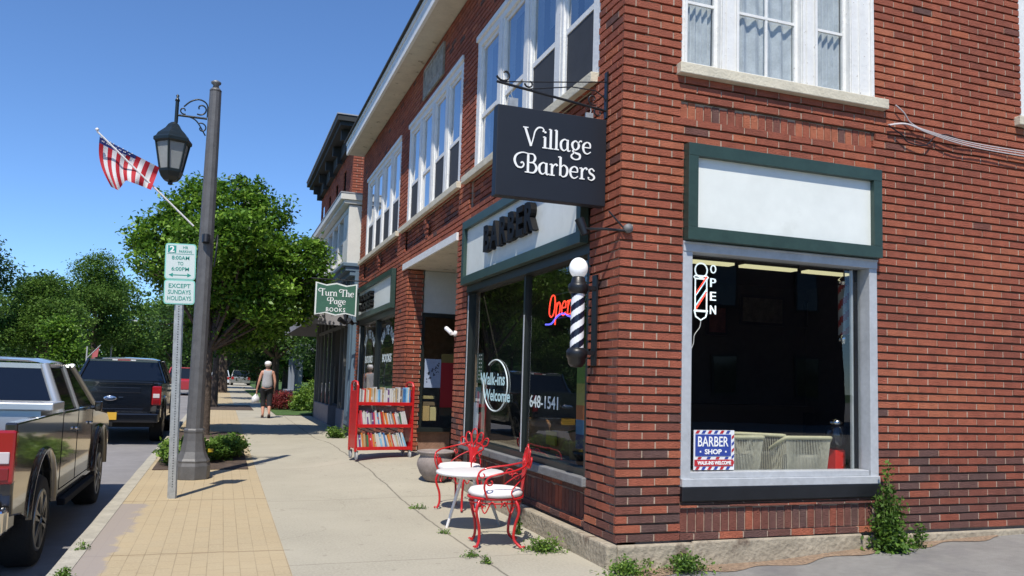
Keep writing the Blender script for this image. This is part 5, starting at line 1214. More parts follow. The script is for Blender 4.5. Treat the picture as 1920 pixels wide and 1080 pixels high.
    q = MB(); q.quad([(-wb+.04, g1, rail-.02), (wb-.04, g1, rail-.02), (wt-.03, r1, zr-.09), (-wt+.03, r1, zr-.09)]); add(q, 'windscreen', MATS['side_glass'])
    q = MB(); q.box((-.14, r0-.035, zr-.085), (.14, r0-.02, zr-.055)); bl = add(q, 'brake_light', m_tail)
    q = MB(); q.box((-.26, r0-.034, zr-.085), (-.145, r0-.02, zr-.055)); q.box((.145, r0-.034, zr-.085), (.26, r0-.02, zr-.055)); add(q, 'cargo_lamp', mat('lamp_white', (.7,.7,.7), .3), bl)
    for sx in (-1, 1):
        q = MB(); q.box((sx*(hw+.03), 3.90, 1.28), (sx*(hw+.11), 3.96, 1.40)); q.box((sx*(hw-.03), 3.93, 1.30), (sx*(hw+.04), 3.96, 1.34)); add(q, 'mirror', paint, bevel=.02*s)
    q = MB(); q.box((-hw*.9, 5.76, .86), (-hw*.62, 5.80, 1.05)); q.box((hw*.62, 5.76, .86), (hw*.9, 5.80, 1.05)); add(q, 'headlight', mat('lamp_white', (.7,.7,.7), .3))
    if toolbox:
        q = MB(); q.box((-(hw+.01), 1.40, rail+.03), (hw+.01, cab0-.06, rail+.105)); tbx = add(q, 'toolbox', m_diamond, bevel=.012*s)
        q = MB(); q.box((-(hw-.10), 1.44, rail-.22), (hw-.10, cab0-.08, rail+.028)); add(q, 'toolbox_body', m_diamond, tbx)
        q = MB(); q.box((-.30, 1.432, rail-.12), (-.12, 1.439, rail-.02)); add(q, 'toolbox_latch', m_under, tbx)
    for x in (-1, 1):
        for y in (ra, fa): wheel(t, x*(hw-.13)*s, y*s, wr*s, x)
    return t
ST = .90
pickup('pickup_truck', (-4.055-.90, 1.32, rz(2)), 'dark bronze pickup with silver roof and diamond plate toolbox at the near kerb', m_truckdark, ST, toolbox=True, silverroof=True, H=1.90)
# road near the second truck
pickup('pickup_truck', (-4.70, 11.9, rz(12)), 'black pickup with yellow plate parked at the kerb ahead of the nearer truck', m_truckblack, .88, W=2.03, H=1.95)
def suv(name, loc, label, cat, paint, rz_=0., s=1., van=False):
    t = thing(name, loc, label, cat, None, rz_); hw = .93
    def add(q, nm, m, par=t, **k): q.v = [(x*s, y*s, z*s) for x, y, z in q.v]; return q.build(nm, m, par, **k)
    q = MB(); q.prism([(0,.35),(-.02,.9),(.15,1.02),(3.6,1.0),(4.55,.85),(4.65,.4)], -hw, hw, 'x'); add(q, 'body', paint, bevel=.05)
    q = MB(); q.add([(-hw*.95,.12,1.0),(hw*.95,.12,1.0),(hw*.95,3.5,1.0),(-hw*.95,3.5,1.0),(-hw*.78,.4,1.62),(hw*.78,.4,1.62),(hw*.78,2.6,1.64),(-hw*.78,2.6,1.64)], [(0,3,2,1),(0,1,5,4),(1,2,6,5),(2,3,7,6),(3,0,4,7)]); add(q, 'window', MATS['side_glass'])
    q = MB(); q.box((-hw*.79,.36,1.62), (hw*.79,2.65,1.68)); 
    for sx in (-1, 1): q.tube([(sx*hw*.95,.1,1.0),(sx*hw*.78,.38,1.63)], .05, 6); q.tube([(sx*hw*.95,3.5,1.0),(sx*hw*.78,2.62,1.63)], .04, 6); q.tube([(sx*hw*.95,1.7,1.0),(sx*hw*.785,1.6,1.63)], .04, 6)
    add(q, 'roof', paint)
    for sx in (-1, 1): q = MB(); q.box((sx*hw*.72,-.03,.72), (sx*hw*.98,.04,.98)); add(q, 'tail_light', m_tail)
    for sx in (-1, 1): q = MB(); q.box((sx*hw*.6,4.56,.62), (sx*hw*.95,4.66,.78)); add(q, 'headlight', MATS['lamp_white'])
    for x in (-1, 1):
        for y in (.85, 3.75): wheel(t, x*(hw-.1)*s, y*s, .34*s, x)
    return t
suv('parked_car', (-11.4, 46, -.15), 'white car parked across the street beyond the near pickup', 'car', mat('white_car', (.6,.66,.72), .2, coat=1))
suv('parked_car', (-11.4, 53, -.15), 'pale blue car parked behind the white one across the street', 'car', mat('blue_car', (.25,.36,.45), .2, coat=1))
suv('parked_car', (-4.85, 46, -.15), 'red car parked along the kerb far beyond the black pickup', 'car', mat('red_car', (.35,.02,.03), .2, coat=1))
suv('parked_car', (-2.9, 84, -.15), 'small white car far down the street by the silver vehicle', 'car', mat('white_car', (.6,.66,.72), .2, coat=1))
suv('parked_car', (-.9, 82, -.1), 'distant silver sport utility vehicle beyond the walking woman', 'car', mat('silver_car', (.30,.31,.30), .3, metal=.6), s=1.0)

# ------------------------------------------------------------------ the blue and white shop next door
m_blue = mat('slate_blue_paint', (.115,.175,.235), .55, var=.06, vscale=5)
m_bayw = mat('bay_white', (.62,.62,.58), .6, var=.06, vscale=5, stain=((.35,.33,.29), .62, .08), sscale=4)
m_grey_st = mat('grey_granite', (.20,.18,.19), .8, var=.1, vscale=6)
m_awn = mat('grey_awning', (.30,.29,.305), .85, var=.06, vscale=3)
m_brick2 = None
nb = thing('shop_building', (0, 12.5, 0), 'white and blue bay fronted shop with grey awning and dark cornice next to the bookshop', 'building')
def nbx(q, a, b, ti=0.): q.box((a[0], a[1]-12.5, a[2]), (b[0], b[1]-12.5, b[2]), ti)
q = MB(); nbx(q, (-.06, 12.56, .22), (.25, 13.35, 3.62)); nbx(q, (-.09, 12.53, 3.15), (-.06, 13.38, 3.25)); nbx(q, (-.085, 12.75, .4), (-.062, 13.15, 3.0)); q.build('corner_pilaster', m_blue, nb, bevel=.01)
q = MB(); nbx(q, (-.05, 12.56, -.1), (.25, 13.4, .22)); q.build('plinth', mat('teal_plinth', (.05,.07,.08), .7), nb)
q = MB(); nbx(q, (-.28, 12.56, 3.62), (.2, 20.6, 3.72)); nbx(q, (-.34, 12.52, 3.72), (.2, 20.7, 3.80)); nbx(q, (-.18, 12.58, 3.52), (.2, 20.5, 3.62)); q.build('belt_cornice', m_blue, nb, bevel=.01)
q = MB()
for k in range(14): nbx(q, (-.10, 13.6+.5*k, 3.30), (-.02, 13.72+.5*k, 3.50))
nbx(q, (-.02, 13.35, 2.9), (.1, 20.5, 3.52)); q.build('frieze', m_blue, nb)
# storefront: stepped dark bays
q = MB(); 
for a, b in ((13.9, 15.2), (16.8, 20.2)):
    nbx(q, (.0, a, -.1), (.45, b, .50))
nbx(q, (.0, 13.35, -.1), (.4, 13.9, .42)); q.build('stone_base', m_grey_st, nb, bevel=.01)
q = MB()
for y in (13.95, 14.5, 15.15, 16.85, 17.7, 18.6, 19.5, 20.15): nbx(q, (.04, y, .5), (.12, y+.09, 2.9))
nbx(q, (.04, 13.95, 2.5), (.12, 20.2, 2.58)); nbx(q, (.0, 20.24, -.1), (.3, 20.44, 2.9)); q.build('shopfront_frame', mat('frame_grey', (.10,.10,.095), .6), nb)
q = MB(); 
for a, b in ((13.95, 15.2), (16.85, 20.2)): q.quad([(.08, a-12.5, .5), (.08, b-12.5, .5), (.08, b-12.5, 2.9), (.08, a-12.5, 2.9)])
q.build('shopfront_glass', m_glass, nb)
q = MB(); nbx(q, (1.2, 13.4, -.1), (1.3, 20.4, 3)); nbx(q, (.3, 15.2, -.05), (1.2, 15.25, 2.9)); nbx(q, (.3, 16.8, -.05), (1.2, 16.85, 2.9)); nbx(q, (.2, 13.35, 2.92), (1.2, 20.4, 3.0)); q.build('shop_interior', m_int, nb)
q = MB()
for k, (y, z0_) in enumerate(((17.2, .55), (18.1, .55), (19.0, .55), (14.2, .6))): nbx(q, (.16, y, z0_), (.2, y+.3, z0_+1.0+.1*k))
q.build('display_card', mat('card_pale', (.45,.43,.36), .7), nb)
# awning
ax = -.95
q = MB(); za, zb_, ya, yb = 2.50, 3.42, 14.1, 20.6
def aw(*p): q.quad([(x, y-12.5, z) for x, y, z in p])
aw((0,ya,zb_),(ax,ya,za+.14),(ax,yb,za+.14),(0,yb,zb_)); aw((ax,ya,za+.14),(ax,ya,za),(ax,yb,za),(ax,yb,za+.14)); aw((0,ya,zb_),(0,ya,za),(ax,ya,za),(ax,ya,za+.14)); aw((0,yb,zb_),(ax,yb,za+.14),(ax,yb,za),(0,yb,za)); aw((0.02,ya,zb_-.02),(ax+.02,ya,za+.12),(ax+.02,yb,za+.12),(0.02,yb,zb_-.02))
q.build('awning', m_awn, nb, fixn=False)
# white bay on the upper floor
bx0 = -.26
q = MB()
nbx(q, (bx0, 12.58, 3.80), (.2, 12.70, 5.10)); nbx(q, (bx0+.01, 12.70, 3.80), (.15, 20.4, 3.95)); nbx(q, (bx0+.01, 12.70, 4.98), (.15, 20.4, 5.10))
ys = [12.70, 13.30, 14.30, 15.35, 16.4, 17.45, 18.5, 19.6, 20.3]
for y in ys: nbx(q, (bx0+.02, y, 3.95), (bx0+.16, y+.22, 4.98))
nbx(q, (bx0+.021, 12.92, 3.95), (bx0+.15, 13.30, 4.98))
q.build('bay_wall', m_bayw, nb, bevel=.006)
q = MB()
for a, b in zip(ys[1:-1], ys[2:]):
    q.quad([(bx0+.10, a+.22-12.5, 3.95), (bx0+.10, b-12.5, 3.95), (bx0+.10, b-12.5, 4.98), (bx0+.10, a+.22-12.5, 4.98)])
q.build('pane', m_glass2, nb)
q = MB()
for a, b in zip(ys[1:-1], ys[2:]): nbx(q, (bx0+.08, a+.22, 4.44), (bx0+.13, b, 4.50))
q.build('sash', m_bayw, nb)
q = MB(); nbx(q, (.2, 12.6, 3.0), (3, 20.4, 5.2)); q.build('bay_room', m_int, nb)
q = MB(); nbx(q, (-.38, 12.54, 5.12), (.3, 20.6, 5.20)); nbx(q, (-.46, 12.50, 5.20), (.3, 20.75, 5.34)); q.build('bay_cornice', m_bayw, nb, bevel=.01)
q = MB(); nbx(q, (-.47, 12.49, 5.342), (.3, 20.8, 5.37)); q.build('bay_flashing', mat('lead_grey', (.30,.31,.33), .6), nb)
# set back brick top floor
tb_, tm_ = MB(), MB()
brick_face(tb_, tm_, (.06, 14.55-12.5, 0), (1,0,0), (0,-1,0), 0, 3, 5.0, 7.35, phase=0); brick_face(tb_, tm_, (.06, 14.55-12.5, 0), (0,1,0), (-1,0,0), .0155, 7.0, 5.0, 7.35, [(1.2,1.7,5.55,6.7),(2.8,3.3,5.55,6.7),(4.4,4.9,5.55,6.7),(6.0,6.5,5.55,6.7)])
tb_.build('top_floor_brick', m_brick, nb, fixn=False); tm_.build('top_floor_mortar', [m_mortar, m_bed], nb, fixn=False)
q = MB()
for a in (1.2, 2.8, 4.4, 6.0): nbx(q, (.12, 14.55+a, 5.55), (.2, 15.05+a, 6.7))
nbx(q, (.25, 14.7, 5), (3, 21.5, 7.3)); q.build('top_floor_window', m_int, nb)
q = MB(); nbx(q, (-.42, 14.15, 7.50), (3.2, 21.8, 7.64)); nbx(q, (-.34, 14.22, 7.40), (3.2, 21.7, 7.50)); nbx(q, (-.06, 14.42, 7.05), (3.2, 21.6, 7.40))
for k in range(5): nbx(q, (-.26, 14.6+1.6*k, 7.14), (.0, 14.74+1.6*k, 7.40)); nbx(q, (-.14, 14.6+1.6*k, 6.95), (.0, 14.74+1.6*k, 7.14))
q.build('top_cornice', mat('charcoal_wood', (.018,.020,.020), .7, var=.1), nb)
q = MB(); nbx(q, (-.44, 14.13, 7.642), (3.2, 21.82, 7.67)); q.build('cornice_cap', MATS['lead_grey'], nb)
q = MB(); nbx(q, (.5, 12.6, -.1), (8, 20.4, 5.3)); q.build('rear_block', m_int, nb)

# ------------------------------------------------------------------ porch house deep behind the trees
hs2 = thing('porch_house', (3.2, 38, 0), 'grey porch house in deep shade beyond the shrubs', 'house')
q = MB(); q.box((0,0,0),(9,8,5.5)); q.build('wall', mat('grey_clapboard', (.10,.12,.15), .8, var=.1), hs2)
q = MB(); q.prism([(-.5,5.4),(9.5,5.4),(4.5,8.4)], -.5, 8.5, 'y'); q.build('roof', mat('dark_shingle', (.05,.045,.045), .9), hs2)
for i in range(4): q = MB(); q.box((-2.2+.0, -.2+2.2*i, 0), (-2.0, 0+2.2*i, 2.6)); q.build('porch_post', mat('grey_trim', (.22,.25,.30), .7), hs2)
q = MB(); q.box((-2.4,-.3,2.6),(0,7.6,2.9)); q.box((-2.4,-.3,0),(0,7.6,.4)); q.build('porch', MATS['grey_trim'], hs2)
for (y, z) in ((1,1.0),(4,1.0),(1.5,3.4),(4.5,3.4)):
    q = MB(); q.box((-.03,y,z),(0,y+1,z+1.4)); w_ = q.build('window', MATS['grey_trim'], hs2); q = MB(); q.box((-.04,y+.08,z+.08),(-.031,y+.92,z+1.32)); q.build('pane', MATS['side_glass'], w_)
for (x, z) in ((1,1.0),(5,1.0)):
    q = MB(); q.box((x,-.03,z),(x+1,0,z+1.4)); w_ = q.build('window', MATS['grey_trim'], hs2); q = MB(); q.box((x+.08,-.04,z+.08),(x+.92,-.031,z+1.32)); q.build('pane', MATS['side_glass'], w_)
fn = thing('picket_fence', (1.2, 27.5, 0), 'short run of weathered red and white pickets by the green shrub', 'fence')
for i in range(11): q = MB(); q.box((.16*i,0,0.1),(.16*i+.10,.03,1.05)); q.build('picket', mat('picket_red', (.25,.08,.06), .8) if i % 3 else mat('picket_white', (.5,.48,.42), .8), fn)
q = MB(); q.box((-.05,.031,.35),(1.8,.06,.42)); q.box((-.05,.031,.8),(1.8,.06,.87)); q.build('rail', MATS['picket_red'], fn)
# buildings that stand across the lot and across the street (they show in the window glass)
def plain_building(name, loc, size, label, col, face, rows_, cols_):
    t = thing(name, loc, label, 'building'); x, y, z = size
    q = MB(); q.box((0,0,-.5),(x,y,z)); q.build('wall', mat(name+'_wall'+str(int(loc[0])), col, .85, var=.15, vscale=2), t)
    q = MB(); q.box((-.2,-.2,z),(x+.2,y+.2,z+.3)); q.build('roof', MATS['charcoal_wood'], t)
    for r in range(rows_):
        for c in range(cols_):
            q = MB(); zz = 1.0+3.0*r
            if face == 'y+': u = x*(c+.5)/cols_; q.box((u-.5, y, zz), (u+.5, y+.06, zz+1.5)); w_ = q.build('window', MATS['charcoal_wood'], t); g = MB(); g.box((u-.42, y+.061, zz+.08), (u+.42, y+.066, zz+1.42)); g.build('pane', MATS['side_glass'], w_)
            else: u = y*(c+.5)/cols_; q.box((x, u-.5, zz), (x+.06, u+.5, zz+1.5)); w_ = q.build('window', m_bayw, t); g = MB(); g.box((x+.061, u-.42, zz+.08), (x+.066, u+.42, zz+1.42)); g.build('pane', MATS['side_glass'], w_)
    return t
plain_building('brick_building', (1.5, -30, 0), (17, 12, 8), 'plain dark brick building across the side lot, behind the viewer', (.10,.055,.045), 'y+', 2, 5)
plain_building('shop_building', (-34, -6, 0), (14, 22, 7), 'pale two storey building across the street, behind the viewer', (.30,.27,.22), 'x+', 2, 6)

# ------------------------------------------------------------------ far street details
ff = thing('flag', tuple(atY(160, 700, 40)), 'small red and white flag on a pole across the street beyond the pickups', 'flag')
q = MB(); q.tube([(0,0,-1.2),(0,0,1.35)], .035, 6); q.tube([(0,0,.75),(.60,0,1.45)], .02, 5); q.build('pole', mat('pole_pale', (.4,.4,.4), .6), ff)
q = MB(); q.add([(.25,0,1.05),(.55,0,1.42),(.42,.05,.35),(.20,-.05,.50),(.30,.02,.1)], [(0,1,2,3),(3,2,4)]); q.build('cloth', mat('flag_pink', (.50,.12,.12), .7), ff)
up = thing('utility_pole', (-13.6, 74, 0), 'distant wooden utility pole with a cross arm between the left trees', 'utility pole')
q = MB(); q.tube([(0,0,-.2),(0,0,9)], .14, 8); q.box((-1.1,-.06,7.9),(1.1,.06,8.05)); q.build('pole', m_bark, up)
pp_ = atY(246, 601, 72)
sl_ = thing('street_light', (pp_.x-1.4, 72, 0), 'tall far street light with a flat lamp head among the left trees', 'street light')
q = MB(); q.tube([(0,0,-.2),(0,0,pp_.z-.1),(.5,0,pp_.z),(1.0,0,pp_.z+.02)], .06, 6); q.build('pole', MATS['pole_pale'], sl_); q = MB(); q.box((.8,-.2,pp_.z-.05),(1.9,.2,pp_.z+.08)); q.build('lamp_head', mat('lamp_head_white', (.6,.62,.62), .5), sl_)
# ------------------------------------------------------------------ foliage
def leaf_mesh(name, centers, size, m, parent, rng, tints=None, flat=.35, aspect=.55):
    """one bent leaf-shaped quad pair per centre"""
    n = len(centers); c = np.asarray(centers, dtype=np.float64)
    d = rng.normal(size=(n, 3)); d /= np.linalg.norm(d, axis=1)[:, None]
    nrm = rng.normal(size=(n, 3)); nrm[:, 2] += 1.2; nrm /= np.linalg.norm(nrm, axis=1)[:, None]
    d = d - nrm*(d*nrm).sum(1)[:, None]; d /= np.linalg.norm(d, axis=1)[:, None]
    w = np.cross(nrm, d); s = size*rng.uniform(.6, 1.25, n)[:, None]
    base = c - d*s*.5; tip = c + d*s*.5 - nrm*s*.12; l = c + w*s*aspect*.5 + nrm*s*.08; r = c - w*s*aspect*.5 + nrm*s*.08
    V = np.stack([base, r, tip, l], 1).reshape(-1, 3)
    me = bpy.data.meshes.new(name); me.vertices.add(4*n); me.vertices.foreach_set('co', V.ravel())
    me.loops.add(4*n); me.loops.foreach_set('vertex_index', np.arange(4*n)); me.polygons.add(n)
    me.polygons.foreach_set('loop_start', np.arange(0, 4*n, 4)); me.polygons.foreach_set('loop_total', np.full(n, 4))
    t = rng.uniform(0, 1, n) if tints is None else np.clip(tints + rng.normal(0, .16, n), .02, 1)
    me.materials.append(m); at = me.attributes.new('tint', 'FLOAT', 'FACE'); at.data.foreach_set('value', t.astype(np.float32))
    me.update(calc_edges=True); o = bpy.data.objects.new(name, me); COL.objects.link(o); o.parent = parent; return o
def crown_points(rng, lobes, n_clump, n_leaf, spread):
    """lobes: (x,y,z,rx,ry,rz). clumps sit mostly in the outer shell of each lobe"""
    vol = np.array([l[3]*l[4]*l[5] for l in lobes])**.67; pr = vol/vol.sum(); P, T = [], []
    idx = rng.choice(len(lobes), n_clump, p=pr)
    for i in idx:
        x, y, z, rx, ry, rz_ = lobes[i]; d = rng.normal(size=3); d /= np.linalg.norm(d); r = rng.uniform(.35, 1.04)**.6
        c = np.array([x, y, z]) + d*r*np.array([rx, ry, rz_]); ct = np.clip(rng.normal(.52, .25) + .12*(r > .9), .05, .98)  # outer clumps tinted lighter, extra light put into the leaf colour
        k = max(3, int(n_leaf*rng.uniform(.5, 1.5))); q = rng.normal(size=(k, 3))*spread*rng.uniform(.6, 1.3); q[:, 2] *= .6
        P.append(c+q); T.append(np.full(k, ct))
    return np.concatenate(P), np.concatenate(T)
def tree(loc, label, lobes, n_clump, n_leaf, spread, leaf, m, trunk_r=.15, trunk_h=2.2, group=None, seed=0, name='leafy_tree', lean=(0, 0)):
    rng = np.random.default_rng(seed); t = thing(name, loc, label, 'tree', group)
    q = MB(); pts = [(0,0,-.1),(lean[0]*.3,lean[1]*.3,trunk_h*.4),(lean[0],lean[1],trunk_h)]
    q.tube(catmull(pts, 4), [trunk_r*(1.25-.55*i/8) for i in range(9)], 9)
    for l in lobes:
        e = Vector(l[:3]); s_ = Vector((lean[0], lean[1], trunk_h-.15)); mid = s_.lerp(e, .5)+Vector((rng.uniform(-.2,.2), rng.uniform(-.2,.2), .1))
        q.tube(catmull([tuple(s_), tuple(mid), tuple(e)], 4), [trunk_r*(.55-.45*i/8) for i in range(9)], 6)
        for _ in range(3):
            d = rng.normal(size=3); d /= np.linalg.norm(d); f = Vector((e.x+d[0]*l[3]*.8, e.y+d[1]*l[4]*.8, e.z+d[2]*l[5]*.8)); q.tube([tuple(mid.lerp(e, .6)), tuple(f)], [trunk_r*.16, trunk_r*.05], 4)
    q.build('trunk', m_bark, t, fixn=False)
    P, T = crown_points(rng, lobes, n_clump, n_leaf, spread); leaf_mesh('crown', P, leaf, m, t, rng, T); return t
# street tree behind the lamp post
def lobes_from_px(items, Yc, loc):
    out = []
    for px, py, rpx, dy in items:
        p = atY(px, py, Yc+dy); s_ = (p-CAM).dot(cf_)/F_PX; r = rpx*s_; out.append((p.x-loc[0], p.y-loc[1], p.z-loc[2], r, r*1.1, r*.8))
    return out
L1 = (-2.98, 12.6, 0)
it = [(300,440,48,0),(285,492,38,-.6),(350,395,52,.4),(440,385,60,0),(500,400,45,.5),(400,460,75,-.8),(480,470,70,.6),(545,480,52,0),(585,478,34,.3),(330,520,45,.5),(420,540,70,0),(500,560,60,-.5),(560,545,48,.6),(590,520,28,0),(465,350,26,0),(400,610,45,.4),(380,355,30,.5),(350,460,50,1.0),(455,430,50,-1.2),(520,520,50,1.),(265,455,22,0.),(440,598,42,.6),(510,596,42,.3),(560,585,30,.6),(475,628,34,1.2),(425,640,30,1.0)]
tree(L1, 'bright green maple directly behind the lamp post', lobes_from_px(it, 12.6, L1), 2600, 20, .12, .105, m_leaf, .085, 1.9, seed=4)
# second and third street trees
def auto_lobes(rng, rx, ry, z0, z1, n):
    out = []
    for i in range(n):
        a = rng.uniform(0, 6.28); r = rng.uniform(.2, .75); z = rng.uniform(z0, z1); f = math.sin(math.pi*min(.93, max(.12, (z-z0)/(z1-z0)*.8+.15)))
        out.append((math.cos(a)*r*rx*f, math.sin(a)*r*ry*f, z, rx*.42*rng.uniform(.7,1.2), ry*.42*rng.uniform(.7,1.2), (z1-z0)*.2*rng.uniform(.8,1.2)))
    return out
def auto_tree(x, y, rx, z0, z1, label, m, seed, n=12, clumps=700, leaf=.2, group=None, tr=.2, name='leafy_tree', spread=None, nl=12):
    rg = np.random.default_rng(seed); return tree((x, y, 0), label, auto_lobes(rg, rx, rx, z0+.5, z1-.6, n), clumps, nl, spread or leaf*1.6, leaf, m, tr, max(1.5, z0+.3), group, seed, name)
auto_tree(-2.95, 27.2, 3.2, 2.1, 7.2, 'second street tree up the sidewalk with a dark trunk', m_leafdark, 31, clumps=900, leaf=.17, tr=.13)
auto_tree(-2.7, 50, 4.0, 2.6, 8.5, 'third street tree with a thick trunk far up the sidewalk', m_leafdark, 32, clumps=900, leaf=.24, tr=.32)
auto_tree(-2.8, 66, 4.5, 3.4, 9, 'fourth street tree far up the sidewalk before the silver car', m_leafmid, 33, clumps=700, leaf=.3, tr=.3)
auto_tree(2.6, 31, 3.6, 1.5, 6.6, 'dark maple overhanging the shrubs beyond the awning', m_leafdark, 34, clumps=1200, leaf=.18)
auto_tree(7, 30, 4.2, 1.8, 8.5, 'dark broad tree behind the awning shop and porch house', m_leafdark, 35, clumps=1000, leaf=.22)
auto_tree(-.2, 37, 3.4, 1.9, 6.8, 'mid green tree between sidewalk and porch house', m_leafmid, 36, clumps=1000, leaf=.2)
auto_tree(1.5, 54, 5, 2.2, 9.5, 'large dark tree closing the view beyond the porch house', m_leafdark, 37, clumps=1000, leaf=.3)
# across the street, from the left edge to the far end of the road
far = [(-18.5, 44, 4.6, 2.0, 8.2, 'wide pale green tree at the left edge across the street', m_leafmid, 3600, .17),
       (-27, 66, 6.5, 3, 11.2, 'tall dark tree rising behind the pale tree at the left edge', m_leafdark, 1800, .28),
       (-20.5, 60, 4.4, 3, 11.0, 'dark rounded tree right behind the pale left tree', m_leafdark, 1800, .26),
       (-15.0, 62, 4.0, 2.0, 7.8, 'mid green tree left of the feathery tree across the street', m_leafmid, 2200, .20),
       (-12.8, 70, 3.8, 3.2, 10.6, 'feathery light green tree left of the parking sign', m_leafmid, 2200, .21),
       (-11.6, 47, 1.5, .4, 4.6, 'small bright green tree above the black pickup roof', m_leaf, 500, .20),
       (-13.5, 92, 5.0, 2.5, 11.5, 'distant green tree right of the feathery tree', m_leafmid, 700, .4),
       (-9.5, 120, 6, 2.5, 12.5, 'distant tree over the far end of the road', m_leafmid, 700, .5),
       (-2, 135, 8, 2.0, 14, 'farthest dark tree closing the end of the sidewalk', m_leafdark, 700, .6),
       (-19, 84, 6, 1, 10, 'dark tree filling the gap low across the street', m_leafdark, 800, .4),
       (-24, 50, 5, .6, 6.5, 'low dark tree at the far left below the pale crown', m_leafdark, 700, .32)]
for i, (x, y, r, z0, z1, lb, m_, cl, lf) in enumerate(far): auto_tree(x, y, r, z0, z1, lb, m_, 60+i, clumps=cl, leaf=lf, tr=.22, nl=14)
# trees that the shop windows mirror
for i, (x, y, z1, lb) in enumerate(((-15.5, 20, 8, 'green tree across the street opposite the bookshop'), (-15.8, 29, 8.5, 'green tree across the street beyond the black pickup'), (-16, 11, 7.5, 'green tree across the street opposite the near pickup'))):
    if y > 24: auto_tree(x-1.5, y, 3.0, 2, 6.2, lb, m_leafmid, 90+i, clumps=500, leaf=.3)
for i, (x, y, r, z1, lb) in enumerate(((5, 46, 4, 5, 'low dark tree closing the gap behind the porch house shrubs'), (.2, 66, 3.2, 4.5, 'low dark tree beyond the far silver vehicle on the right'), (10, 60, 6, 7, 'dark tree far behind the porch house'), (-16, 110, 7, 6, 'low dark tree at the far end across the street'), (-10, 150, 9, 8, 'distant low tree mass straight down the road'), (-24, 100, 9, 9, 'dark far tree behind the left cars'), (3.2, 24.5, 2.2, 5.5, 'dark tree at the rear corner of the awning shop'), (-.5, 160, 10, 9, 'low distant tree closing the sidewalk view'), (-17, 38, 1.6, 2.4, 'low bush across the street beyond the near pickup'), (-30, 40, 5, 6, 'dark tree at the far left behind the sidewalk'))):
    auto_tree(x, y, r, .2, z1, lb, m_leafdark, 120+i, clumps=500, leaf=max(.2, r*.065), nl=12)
# hedge behind everything to close the horizon
def shrub(name, loc, label, cat, lobes, n, nl, sp, leaf, m, seed, group=None):
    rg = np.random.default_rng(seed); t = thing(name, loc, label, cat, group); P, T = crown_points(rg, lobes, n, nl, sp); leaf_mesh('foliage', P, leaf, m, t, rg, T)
    q = MB(); 
    for l in lobes[:5]: q.tube([(0,0,-.03), (l[0]*.8, l[1]*.8, l[2])], [.012, .005], 5)
    q.build('stem', m_bark, t); return t
shrub('shrub', (-.62, 25.3, 0), 'rounded dark red barberry shrub beside the walking woman', 'shrub', [(0,0,.35,.55,.5,.36),(.25,0,.38,.36,.4,.34),(-.25,.1,.30,.30,.4,.28)], 700, 8, .05, .06, m_leafred, 1)
shrub('shrub', (.25, 24.2, 0), 'loose grassy green shrub between the red shrub and the dark shopfront', 'shrub', [(0,0,.5,.55,.5,.5),(.4,.3,.7,.5,.5,.5),(-.35,-.2,.30,.35,.4,.3),(.2,-.6,.4,.4,.4,.35)], 900, 8, .09, .09, m_weed, 2)
shrub('shrub', (1.5, 22.5, 0), 'small green shrub against the end of the dark shopfront', 'shrub', [(-.6,0,.4,.5,.5,.4),(-1.1,-.3,.25,.35,.4,.22)], 400, 8, .08, .08, m_weed, 3)
# planted tree pit by the lamp post
tp_ = MB(); tp_.box((-3.50, 6.35, -.05), (-2.30, 9.2, .012)); tag(tp_.build('planting_bed', m_soil), kind='structure')
tp_ = MB(); tp_.box((-3.50, 11.6, -.05), (-2.3, 13.6, .010)); tag(tp_.build('tree_pit', m_soil), kind='structure')
tp_ = MB(); tp_.box((-3.50, 24.5, -.05), (-1.6, 29, .010)); tag(tp_.build('mulch_bed', m_soil), kind='structure')
shrub('flowering_plant', (-3.22, 6.85, .01), 'leafy green plants beside the kerb left of the lamp base', 'plant', [(0,0,.17,.24,.34,.17),(.16,.3,.20,.2,.3,.18),(-.12,.45,.16,.16,.3,.15)], 420, 9, .04, .062, m_weed, 5)
shrub('flowering_plant', (-2.62, 7.7, .01), 'bushy green plants with pale flowers right of the lamp base', 'plant', [(0,0,.17,.26,.42,.16),(-.2,-.3,.15,.2,.3,.14),(.12,.45,.17,.2,.34,.16)], 380, 9, .045, .062, m_leafmid, 6)
q = MB(); q.obox((-2.80, 7.0, .20), (.07, .02, .05)); o = q.build('flower_tag', mat('yellow_tag', (.55,.38,.02), .6)); tag(o, 'tiny yellow tag among the plants right of the lamp base', 'plant tag')
def weed(name, loc, label, hgt, rad, n, leaf, seed, m=m_weed, cat='weed', taper=True, lean=0.):
    rg = np.random.default_rng(seed); t = thing(name, loc, label, cat); P, T = [], []; q = MB(); 
    ns = max(3, int(n/70))
    for s_ in range(ns):
        a = rg.uniform(0, 6.28); rr_ = rg.uniform(0, rad*.8); h_ = hgt*rg.uniform(.55, 1.)*(1-.5*rr_/rad if taper else 1); bx_, by_ = math.cos(a)*rad*.25, math.sin(a)*rad*.18; tx_, ty_ = math.cos(a)*rr_+lean*h_, math.sin(a)*rr_*.7
        q.tube([(bx_,by_,0),(bx_*.5+tx_*.5,by_*.5+ty_*.5,h_*.5),(tx_,ty_,h_)], [.006,.004,.002], 4)
        k = int(n/ns); u = rg.uniform(.05, 1.0, k); w = (1.05-u*.75)*min(.085, rad*.5)
        P.append(np.stack([bx_+(tx_-bx_)*u+rg.normal(size=k)*w, by_+(ty_-by_)*u+rg.normal(size=k)*w*.8, np.maximum(.01, h_*u+rg.normal(size=k)*.015)], 1)); T.append(np.full(k, rg.uniform(.25,.7)))
    q.build('stem', mat('weed_stem', (.14,.20,.05), .7), t); leaf_mesh('foliage', np.concatenate(P), leaf, m, t, rg, np.concatenate(T)); return t
